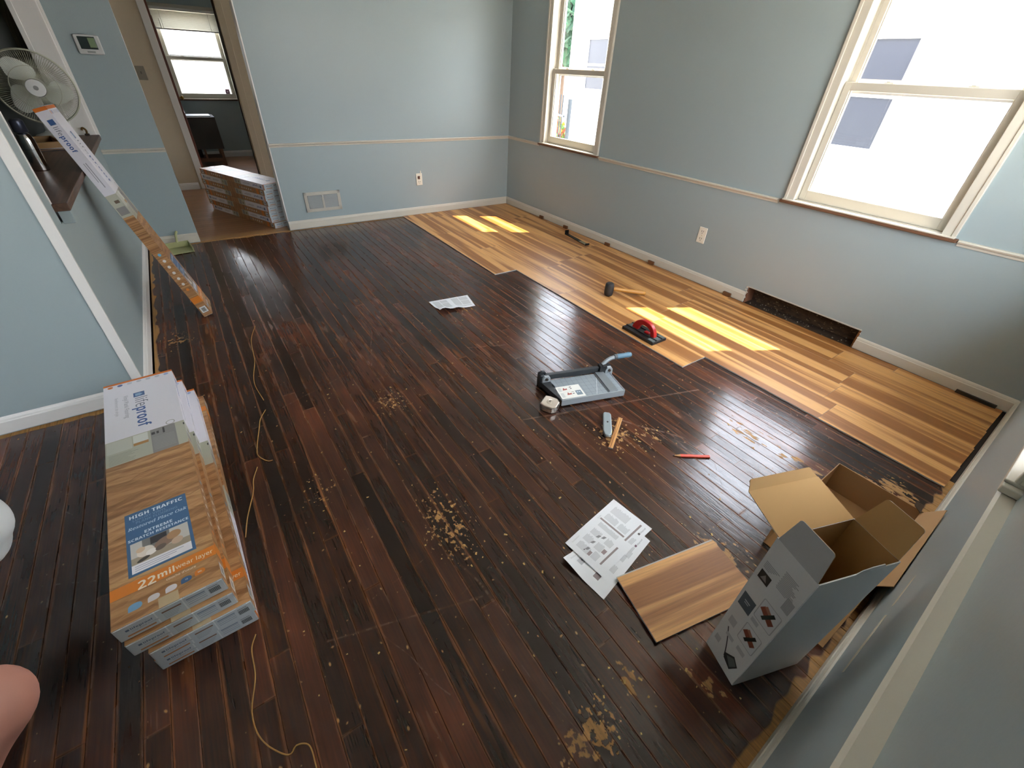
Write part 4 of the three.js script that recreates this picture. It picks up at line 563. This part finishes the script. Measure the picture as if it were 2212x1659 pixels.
// ------------------------------------------------------------------ pedestal fan and ledge things
{
  const t = thing('table_fan', 'white fan with a round wire guard standing on the kitchen ledge', 'fan', [-4.42, 0.98, 0.26]);
  const wp = std(0xc9cbc6, 0.4), R = 0.225, head = new THREE.Group(); head.name = 'fan_head'; t.add(head); head.position.set(0.045, 0.323, 0.07);
  head.lookAt(0, 0, 0); head.rotation.set(0, 0, 0); const dir = new THREE.Vector3(-3.67 + 4.37, 0.1, 5.39 - 0.33).normalize(); head.quaternion.setFromUnitVectors(new THREE.Vector3(0, 0, 1), dir);
  mesh('base', lathe([[0, 0], [0.105, 0], [0.11, 0.008], [0.095, 0.022], [0.045, 0.036], [0.03, 0.05], [0, 0.05]], 36), wp, t); mesh('stem', [cyl(0.024, 0.032, 0.24, 18, 0, 0.15, 0), rbx(0.065, 0.08, 0.06, 0.012, 0, 0.25, 0.0)], wp, t);
  const motor = lathe([[0, -0.1], [0.045, -0.098], [0.062, -0.07], [0.065, -0.03], [0.05, -0.012], [0, -0.012]], 28); motor.rotateX(Math.PI / 2); mesh('motor_housing', motor, wp, head);
  const hub = lathe([[0, 0.052], [0.03, 0.05], [0.044, 0.04], [0.05, 0.02], [0.05, 0], [0, 0]], 28); hub.rotateX(Math.PI / 2); mesh('hub', hub, wp, head);
  const blM = new THREE.MeshPhysicalMaterial({ color: 0xdfe4dc, roughness: 0.25, clearcoat: 0.5 });
  const bl = (() => { const pos = [], idx = [], N = 12, Q = 8; for (let i = 0; i <= N; i++) for (let j = 0; j <= Q; j++) { const r = 0.045 + (0.195 - 0.045) * i / N, s = i / N, wdt = 0.32 + 0.62 * Math.sin(Math.PI * Math.min(1, 0.16 + s * 0.78)), a = (j / Q - 0.5) * wdt * 1.55 + 0.35 * s, end = 1 - 0.18 * Math.pow(Math.abs(j / Q - 0.5) * 2, 3) * s; pos.push(Math.cos(a) * r * end, Math.sin(a) * r * end, 0.012 + (j / Q - 0.5) * 0.05 * (1 - 0.3 * s)); } for (let i = 0; i < N; i++) for (let j = 0; j < Q; j++) { const a = i * (Q + 1) + j, b = a + 1, c = a + Q + 1, d = c + 1; idx.push(a, c, b, b, c, d); } const g = new THREE.BufferGeometry(); g.setAttribute('position', new THREE.Float32BufferAttribute(pos, 3)); g.setIndex(idx); g.computeVertexNormals(); return g; })();
  blM.side = THREE.DoubleSide;
  for (const a of [1.75, 3.55, 5.75]) { const m = mesh('blade', bl, blM, head); m.rotation.z = a; }
  const wm = std(0xb9bba6, 0.4, { metalness: 0.3 }); mesh('guard_ring', [new THREE.TorusGeometry(R, 0.0045, 8, 72), new THREE.TorusGeometry(R - 0.004, 0.003, 6, 72).translate(0, 0, 0.02), new THREE.TorusGeometry(R - 0.004, 0.003, 6, 72).translate(0, 0, -0.02)], wm, head);
  const cage = []; for (const s of [1, -1]) { for (let k = 0; k < 110; k++) { const a = k / 110 * Math.PI * 2 + (s < 0 ? 0.03 : 0), p = (r, z, tw) => [Math.cos(a + tw) * r, Math.sin(a + tw) * r, z]; cage.push(new THREE.TubeGeometry(new THREE.QuadraticBezierCurve3(new THREE.Vector3(...p(0.052, s * 0.075, 0.0)), new THREE.Vector3(...p(0.17, s * 0.085, 0.02 * s)), new THREE.Vector3(...p(R - 0.003, s * 0.012, 0.06 * s))), 6, 0.0011, 4)); } for (const r of [0.055, 0.13]) cage.push(new THREE.TorusGeometry(r, 0.0015, 4, 48).translate(0, 0, s * (r < 0.1 ? 0.075 : 0.07))); }
  const cg = mesh('guard_wires', cage, wm, head); cg.userData.kind = 'stuff';
  const cap = lathe([[0, 0.004], [0.05, 0.003], [0.054, 0], [0, 0]], 28); cap.rotateX(Math.PI / 2); cap.translate(0, 0, 0.077); mesh('front_badge', cap, std(0xdcdcda, 0.35), head); mesh('badge_mark', new THREE.CylinderGeometry(0.014, 0.014, 0.002, 20).rotateX(Math.PI / 2).translate(0, 0, 0.082), std(0x8b8b88, 0.5), head);
}
{ const b = thing('steel_bottle', 'shiny chrome bottle standing at the near end of the kitchen ledge', 'bottle', [-4.335, 0.98, 1.68]); mesh('body', lathe([[0, 0], [0.034, 0], [0.036, 0.006], [0.036, 0.15], [0.03, 0.175], [0.022, 0.185], [0, 0.186]], 28), M.chrome, b); mesh('grip_band', lathe([[0.0365, 0.07], [0.032, 0.078], [0.032, 0.1], [0.0365, 0.108]], 28), std(0x8d8a84, 0.15, { metalness: 1 }), b); mesh('lid', lathe([[0, 0.25], [0.02, 0.25], [0.029, 0.24], [0.031, 0.19], [0, 0.185]], 24), std(0x4d5160, 0.35, { metalness: 0.6 }), b); }
{ const b = thing('wooden_tray', 'amber wooden tray with a dark rim on the ledge behind the leaning carton', 'tray', [-4.45, 0.98, 0.82], 0.25); mesh('tray_base', rbx(0.24, 0.012, 0.34, 0.004, 0, 0.006, 0), std(0x2a2018, 0.5), b); mesh('rim', [rbx(0.24, 0.05, 0.014, 0.004, 0, 0.03, 0.163), rbx(0.24, 0.05, 0.014, 0.004, 0, 0.03, -0.163), rbx(0.014, 0.05, 0.34, 0.004, 0.113, 0.03, 0), rbx(0.014, 0.05, 0.34, 0.004, -0.113, 0.03, 0)], std(0x84602c, 0.35), b); mesh('foil_edge', rbx(0.22, 0.008, 0.006, 0.002, 0, 0.016, 0.174), M.chrome, b); }
{ const b = thing('brass_hook', 'small dark brass latch standing on the far end of the kitchen ledge', 'latch', [-4.225, 0.98, 0.2]); mesh('stand', rbx(0.03, 0.016, 0.03, 0.004, 0, 0.008, 0), std(0x2a1f14, 0.5), b); mesh('hook', tube([[0, 0.014, 0], [0.004, 0.04, 0.004], [-0.012, 0.056, 0], [-0.022, 0.04, 0]], 0.007, 16, 8), std(0x6f552c, 0.4, { metalness: 0.7 }), b); }
{ // pale dustpan by the left corner
  const t = thing('dustpan', 'olive-green plastic dustpan lying by the baseboard left of the doorway', 'dustpan', [-3.945, 0.001, 0.19], 0.12), m = std(0xa7a878, 0.4); mesh('pan', [rbx(0.21, 0.006, 0.2, 0.002, 0, 0.006, 0.02), rbx(0.008, 0.05, 0.2, 0.003, -0.102, 0.025, 0.02), rbx(0.008, 0.05, 0.2, 0.003, 0.102, 0.025, 0.02), rbx(0.21, 0.06, 0.008, 0.003, 0, 0.03, -0.078)], m, t); mesh('handle', tube([[0.01, 0.05, -0.075], [0.02, 0.085, -0.1], [0.03, 0.12, -0.12], [0.045, 0.14, -0.135]], 0.011, 16, 10), m, t);
}

// ------------------------------------------------------------------ frayed strings and chips on the floor
const stringM = std(0xb48a4c, 0.7);
const strings = [
  [[[-3.593, 2.15], [-3.646, 2.344], [-3.671, 2.629], [-3.705, 2.815], [-3.712, 2.92], [-3.696, 3.082]], 'thin straw-coloured fibre curling on the dark floor, the one farthest from the pile of cartons'],
  [[[-3.703, 3.178], [-3.74, 3.25], [-3.757, 3.316], [-3.789, 3.456], [-3.795, 3.53], [-3.76, 3.59], [-3.745, 3.592]], 'thin straw-coloured fibre with a hooked end beside the far end of the pile'],
  [[[-3.812, 3.603], [-3.84, 3.68], [-3.85, 3.742], [-3.895, 3.887], [-3.915, 3.984]], 'short thin fibre on the floor running close along the pile of cartons'],
  [[[-3.945, 4.40], [-3.962, 4.438], [-3.967, 4.53], [-3.991, 4.629], [-3.984, 4.698], [-3.958, 4.751], [-3.92, 4.79], [-3.903, 4.78], [-3.875, 4.795], [-3.869, 4.849], [-3.872, 4.9]], 'long frayed fibre hooking sharply on the floor in front of the pile'],
];
for (const [p, l] of strings) { const m = mesh('wood_fibre', tube(p.map(([x, z], i) => [x, 0.003 + 0.0015 * Math.sin(i * 2), z]), 0.0021, p.length * 8, 6), stringM); tag(m, l, 'fibre', 'frayed fibres on the dark floor'); }
{
  const chips = []; for (let k = 0; k < 230; k++) { const near = rnd() < 0.6, c = near ? WORN[Math.floor(rnd() * WORN.length)] : null; const x = c ? c[0] + rr(-1, 1) * c[2] * 1.3 : rr(-4.0, -1.7), z = c ? c[1] + rr(-1, 1) * c[3] * 1.3 : rr(2.6, 5.4); const g = new THREE.TetrahedronGeometry(rr(0.0025, 0.0065)); g.scale(rr(0.6, 2.2), 0.3, 1); g.rotateY(rr(0, 6)); g.translate(x, 0.0015, z); chips.push(g); }
  const m = mesh('wood_chips', chips, std(0xc9a869, 0.8)); tag(m, 'scattered pale wood chips and flakes on the dark floor', 'debris', null, 'stuff');
}

// ------------------------------------------------------------------ person at the left edge
function sdf(min, size, res, fn) {
  const mc = new MarchingCubes(res, new THREE.MeshBasicMaterial(), false, false, 200000); mc.isolation = 0; const f = mc.field, n = mc.size, half = n / 2;
  for (let k = 0; k < n; k++) for (let j = 0; j < n; j++) for (let i = 0; i < n; i++) f[i + j * n + k * n * n] = -fn(min[0] + (i / n) * size, min[1] + (j / n) * size, min[2] + (k / n) * size);
  mc.update(); const c = mc.count ?? mc.geometry.drawRange.count, p = mc.positionArray.slice(0, c * 3), q = mc.normalArray.slice(0, c * 3);
  for (let i = 0; i < c; i++) for (let a = 0; a < 3; a++) p[i * 3 + a] = min[a] + (p[i * 3 + a] + 1) / 2 * size;
  const g = new THREE.BufferGeometry(); g.setAttribute('position', new THREE.Float32BufferAttribute(p, 3)); g.setAttribute('normal', new THREE.Float32BufferAttribute(q, 3)); g.computeVertexNormals; return g;
}
function caps(x, y, z, a, b, r0, r1) { const dx = b[0] - a[0], dy = b[1] - a[1], dz = b[2] - a[2], t = clamp(((x - a[0]) * dx + (y - a[1]) * dy + (z - a[2]) * dz) / (dx * dx + dy * dy + dz * dz)); return Math.hypot(x - a[0] - t * dx, y - a[1] - t * dy, z - a[2] - t * dz) - (r0 + (r1 - r0) * t); }
const smin = (a, b, k) => { const h = clamp(0.5 + 0.5 * (b - a) / k); return b + (a - b) * h - k * h * (1 - h); };
{
  const t = thing('person', 'person in a white shirt crouched at the left edge, one bare knee showing', 'person', [-4.75, 0, 4.2]);
  const o = [-4.75, 0, 4.2], L = (x, y, z) => [x - o[0], y, z - o[2]];
  const hipR = L(-4.74, 0.15, 4.36), hipL = L(-4.80, 0.15, 4.16), pel = L(-4.8, 0.17, 4.25), chest = L(-4.66, 0.46, 4.14), neck = L(-4.62, 0.60, 4.12), head = L(-4.60, 0.73, 4.11);
  const kneeR = L(-4.345, 0.46, 4.555), footR = L(-4.66, 0.06, 4.72), toeR = L(-4.58, 0.03, 4.9), kneeL = L(-4.62, 0.45, 4.5), footL = L(-4.9, 0.06, 4.62), toeL = L(-4.86, 0.03, 4.82);
  const shR = L(-4.58, 0.54, 4.28), elR = L(-4.66, 0.34, 4.42), haR = L(-4.63, 0.42, 4.56), shL = L(-4.63, 0.54, 3.98), elL = L(-4.555, 0.42, 3.92), haL = L(-4.66, 0.34, 4.1);
  const skin = [[hipR, kneeR, 0.09, 0.074], [kneeR, footR, 0.072, 0.042], [footR, toeR, 0.042, 0.028], [hipL, kneeL, 0.085, 0.062], [kneeL, footL, 0.06, 0.04], [footL, toeL, 0.042, 0.028], [pel, chest, 0.13, 0.14], [chest, neck, 0.1, 0.05], [neck, head, 0.05, 0.06], [shR, elR, 0.048, 0.038], [elR, haR, 0.038, 0.03], [shL, elL, 0.048, 0.038], [elL, haL, 0.038, 0.03], [chest, shR, 0.1, 0.055], [chest, shL, 0.1, 0.055]];
  const body = sdf([-0.36, -0.02, -0.52], 1.3, 108, (x, y, z) => { let d = 1; for (const s of skin) d = smin(d, caps(x, y, z, ...s), 0.035); const hx = (x - head[0]) / 0.088, hy = (y - head[1] - 0.02) / 0.115, hz = (z - head[2]) / 0.085; d = smin(d, (Math.hypot(hx, hy, hz) - 1) * 0.085, 0.02); return smin(d, Math.hypot(x - head[0] - 0.088, y - head[1], z - head[2] - 0.01) - 0.012, 0.012); });
  const skinM = new THREE.MeshPhysicalMaterial({ color: 0xc98f7f, roughness: 0.55 }); mesh('body', body, skinM, t);
  const shirt = sdf([-0.36, -0.02, -0.52], 0.9, 84, (x, y, z) => { let d = 1; for (const s of [[pel, chest, 0.152, 0.158], [chest, shR, 0.12, 0.075], [chest, shL, 0.12, 0.075], [shR, elR, 0.07, 0.064], [shL, elL, 0.12, 0.14]]) d = smin(d, caps(x, y, z, ...s), 0.04); return Math.max(d + 0.004 * Math.sin(x * 60 + y * 40), y - 0.585); });
  mesh('shirt', shirt, std(0xd6dce0, 0.8), t);
  const shorts = sdf([-0.36, -0.02, -0.52], 0.9, 84, (x, y, z) => { const lp = (a, b, k) => a.map((v, i) => v + (b[i] - v) * k); let d = caps(x, y, z, pel, lp(pel, chest, 0.25), 0.158, 0.156); d = smin(d, caps(x, y, z, hipR, lp(hipR, kneeR, 0.55), 0.108, 0.1), 0.04); return smin(d, caps(x, y, z, hipL, lp(hipL, kneeL, 0.6), 0.105, 0.09), 0.04); });
  mesh('shorts', shorts, std(0x39424f, 0.85), t);
  const hair = sdf([head[0] - 0.14, head[1] - 0.12, head[2] - 0.14], 0.28, 40, (x, y, z) => Math.max((Math.hypot((x - head[0] + 0.008) / 0.094, (y - head[1] - 0.028) / 0.118, (z - head[2]) / 0.092) - 1) * 0.09, (x - head[0] - 0.04) * 0.8 - (y - head[1] - 0.05))); mesh('hair', hair, std(0x3b2a1e, 0.8), t);
  for (const s of [-1, 1]) { const e = mesh('eye', new THREE.SphereGeometry(0.011, 12, 10), std(0xe8e8e8, 0.2), t); e.position.set(head[0] + 0.078, head[1] + 0.02, head[2] + s * 0.03); const i = mesh('iris', new THREE.SphereGeometry(0.006, 10, 8), std(0x2b1d14, 0.2), e); i.position.set(0.007, 0, 0); }
  mesh('mouth', rbx(0.006, 0.008, 0.04, 0.003, head[0] + 0.083, head[1] - 0.035, head[2]), std(0x9c5a50, 0.5), t);
}

// ------------------------------------------------------------------ outside
struct('ground', [bx(-30, 40, -0.75, -0.6, -40, 40)], std(0xd2cec4, 0.95));
struct('roof_eave', [bx(0.16, 0.47, 2.62, 2.75, -6, 6.5), bx(-7, 0.47, 2.58, 2.75, 5.66, 6.25), bx(-7, 0.47, 2.75, 2.9, -6, 6.25), bx(-7, 0.2, 2.45, 2.6, -5.8, -5.26)], std(0xd9d9d4, 0.8));
{
  const n = thing('neighbour_house', 'white clapboard house next door seen through both windows', 'house', [4, -0.6, 0]); const wm = std(0xf2f2ee, 0.7), dark = std(0x34363f, 0.3);
  mesh('wall', bx(0.02, 6, 0, 3.7, -3.5, 12), wm, n); const lap = rbx(0.02, 0.105, 15.5, 0.002, 0.005, 0, 4.25, 1); for (let k = 0; k < 36; k++) { const m = mesh('siding_board', lap, wm, n); m.position.set(0, 0.1 + k * 0.102, 0); m.rotation.z = 0.11; }
  mesh('corner_post', rbx(0.06, 3.7, 0.1, 0.004, -0.01, 1.85, -3.5), wm, n);
  for (const [z0, z1, y0, y1] of [[2.2, 2.75, 1.5, 2.66], [-3.0, -2.45, 1.9, 2.72]]) { const w = new THREE.Group(); w.name = 'window'; n.add(w); mesh('window_frame', [rb2(-0.04, 0.01, y0 - 0.08, y0, z0 - 0.08, z1 + 0.08), rb2(-0.04, 0.01, y1, y1 + 0.07, z0 - 0.08, z1 + 0.08), rb2(-0.04, 0.01, y0, y1, z0 - 0.07, z0), rb2(-0.04, 0.01, y0, y1, z1, z1 + 0.07), rb2(-0.03, 0.01, (y0 + y1) / 2 - 0.02, (y0 + y1) / 2 + 0.02, z0, z1)], wm, w); mesh('glass', bx(-0.016, -0.012, y0, y1, z0, z1), dark, w); mesh('head_trim', rb2(-0.05, 0.01, y1 + 0.1, y1 + 0.13, z0 - 0.1, z1 + 0.1), std(0xb9b3b0, 0.7), w); mesh('sill_trim', rb2(-0.06, 0.01, y0 - 0.2, y0 - 0.17, z0 - 0.05, z1 + 0.12), std(0xb9b9bc, 0.7), w); }
  mesh('roof', extr([[-0.3, 3.7], [6.3, 3.7], [3, 4.9]], 16).translate(0, 0, 4.25), std(0xa8a29c, 0.9), n);
}
{
  const f = thing('metal_fence', 'black metal garden fence beyond the far window', 'fence', [2, -0.6, -1.2]); const bm = std(0x26303a, 0.5);
  for (let k = 0; k < 9; k++) mesh('picket', rbx(0.016, 1.8, 0.016, 0.002, -0.02 + k * 0.05, 0.95, -0.1 - k * 0.12), bm, f); mesh('gate_post', rbx(0.05, 1.8, 0.05, 0.004, 0.0, 0.9, 0.06), bm, f); for (const y of [0.4, 1.55]) { const m = mesh('fence_rail', rbx(0.03, 0.03, 1.2, 0.003, 0, 0, 0), bm, f); m.position.set(0.17, y, -0.55); m.rotation.y = -0.39; }
}
function leafy(name, label, pos, r, h, n, col, cat, s0) {
  const t = thing(name, label, cat, pos); const leaf = new THREE.PlaneGeometry(0.16, 0.1, 1, 1), im = new THREE.InstancedMesh(leaf, new THREE.MeshPhysicalMaterial({ color: 0xffffff, roughness: 0.9, transmission: 0.3, thickness: 0, side: THREE.DoubleSide }), n); im.name = 'foliage'; im.userData.kind = 'stuff'; const m = new THREE.Matrix4(), q = new THREE.Quaternion(), e = new THREE.Euler(), c = new THREE.Color();
  for (let k = 0; k < n; k++) { const a = rr(0, 6.28), u = Math.cbrt(rnd()), ph = Math.acos(rr(-1, 1)); e.set(rr(0, 6), rr(0, 6), rr(0, 6)); q.setFromEuler(e); const s = s0 * rr(0.7, 1.4); m.compose(new THREE.Vector3(Math.sin(ph) * Math.cos(a) * r * u, h + Math.cos(ph) * r * 1.15 * u, Math.sin(ph) * Math.sin(a) * r * u), q, new THREE.Vector3(s, s, s)); im.setMatrixAt(k, m); im.setColorAt(k, c.set(col[Math.floor(rnd() * col.length)]).multiplyScalar(rr(0.6, 1.2))); }
  im.castShadow = im.receiveShadow = true; t.add(im); mesh('trunk', cyl(0.05 * r, 0.09 * r, h, 10, 0, h / 2, 0), std(0x4b3b2e, 0.9), t);
}
leafy('leafy_tree', 'dark green tree behind the white house corner in the far window', [7.6, -0.6, -8.2], 1.9, 4.4, 5200, [0x27543a, 0x2f6a4a, 0x1f4a34], 'tree', 1.6);
leafy('flower_bush', 'small bush with red and yellow flowers behind the metal fence', [2.6, -0.6, -2.35], 0.34, 1.1, 900, [0x6f9a45, 0x88aa50, 0xd8583a, 0xe2b23c], 'bush', 0.6);
{ const f = thing('board_fence', 'weathered grey board fence outside the far-room window', 'fence', [-3, -0.6, -9]); const g = [0, 1, 2].map((k) => rbx(0.14, 1.75 + 0.04 * k, 0.02, 0.003, 0, 0.88 + 0.02 * k, 0, 1)), ms = [0xc3c3bb, 0xb5b6ac, 0xcfcfc8].map((c) => std(c, 0.9)); for (let k = 0; k < 26; k++) { const m = mesh('board', g[k % 3], ms[(k * 7) % 3], f); m.position.set(-2 + k * 0.148, 0, 0); } mesh('fence_rail', [rbx(4, 0.08, 0.04, 0.003, 0, 0.5, -0.03), rbx(4, 0.08, 0.04, 0.003, 0, 1.4, -0.03)], ms[1], f); }

shade(scene);
renderer.render(scene, camera);
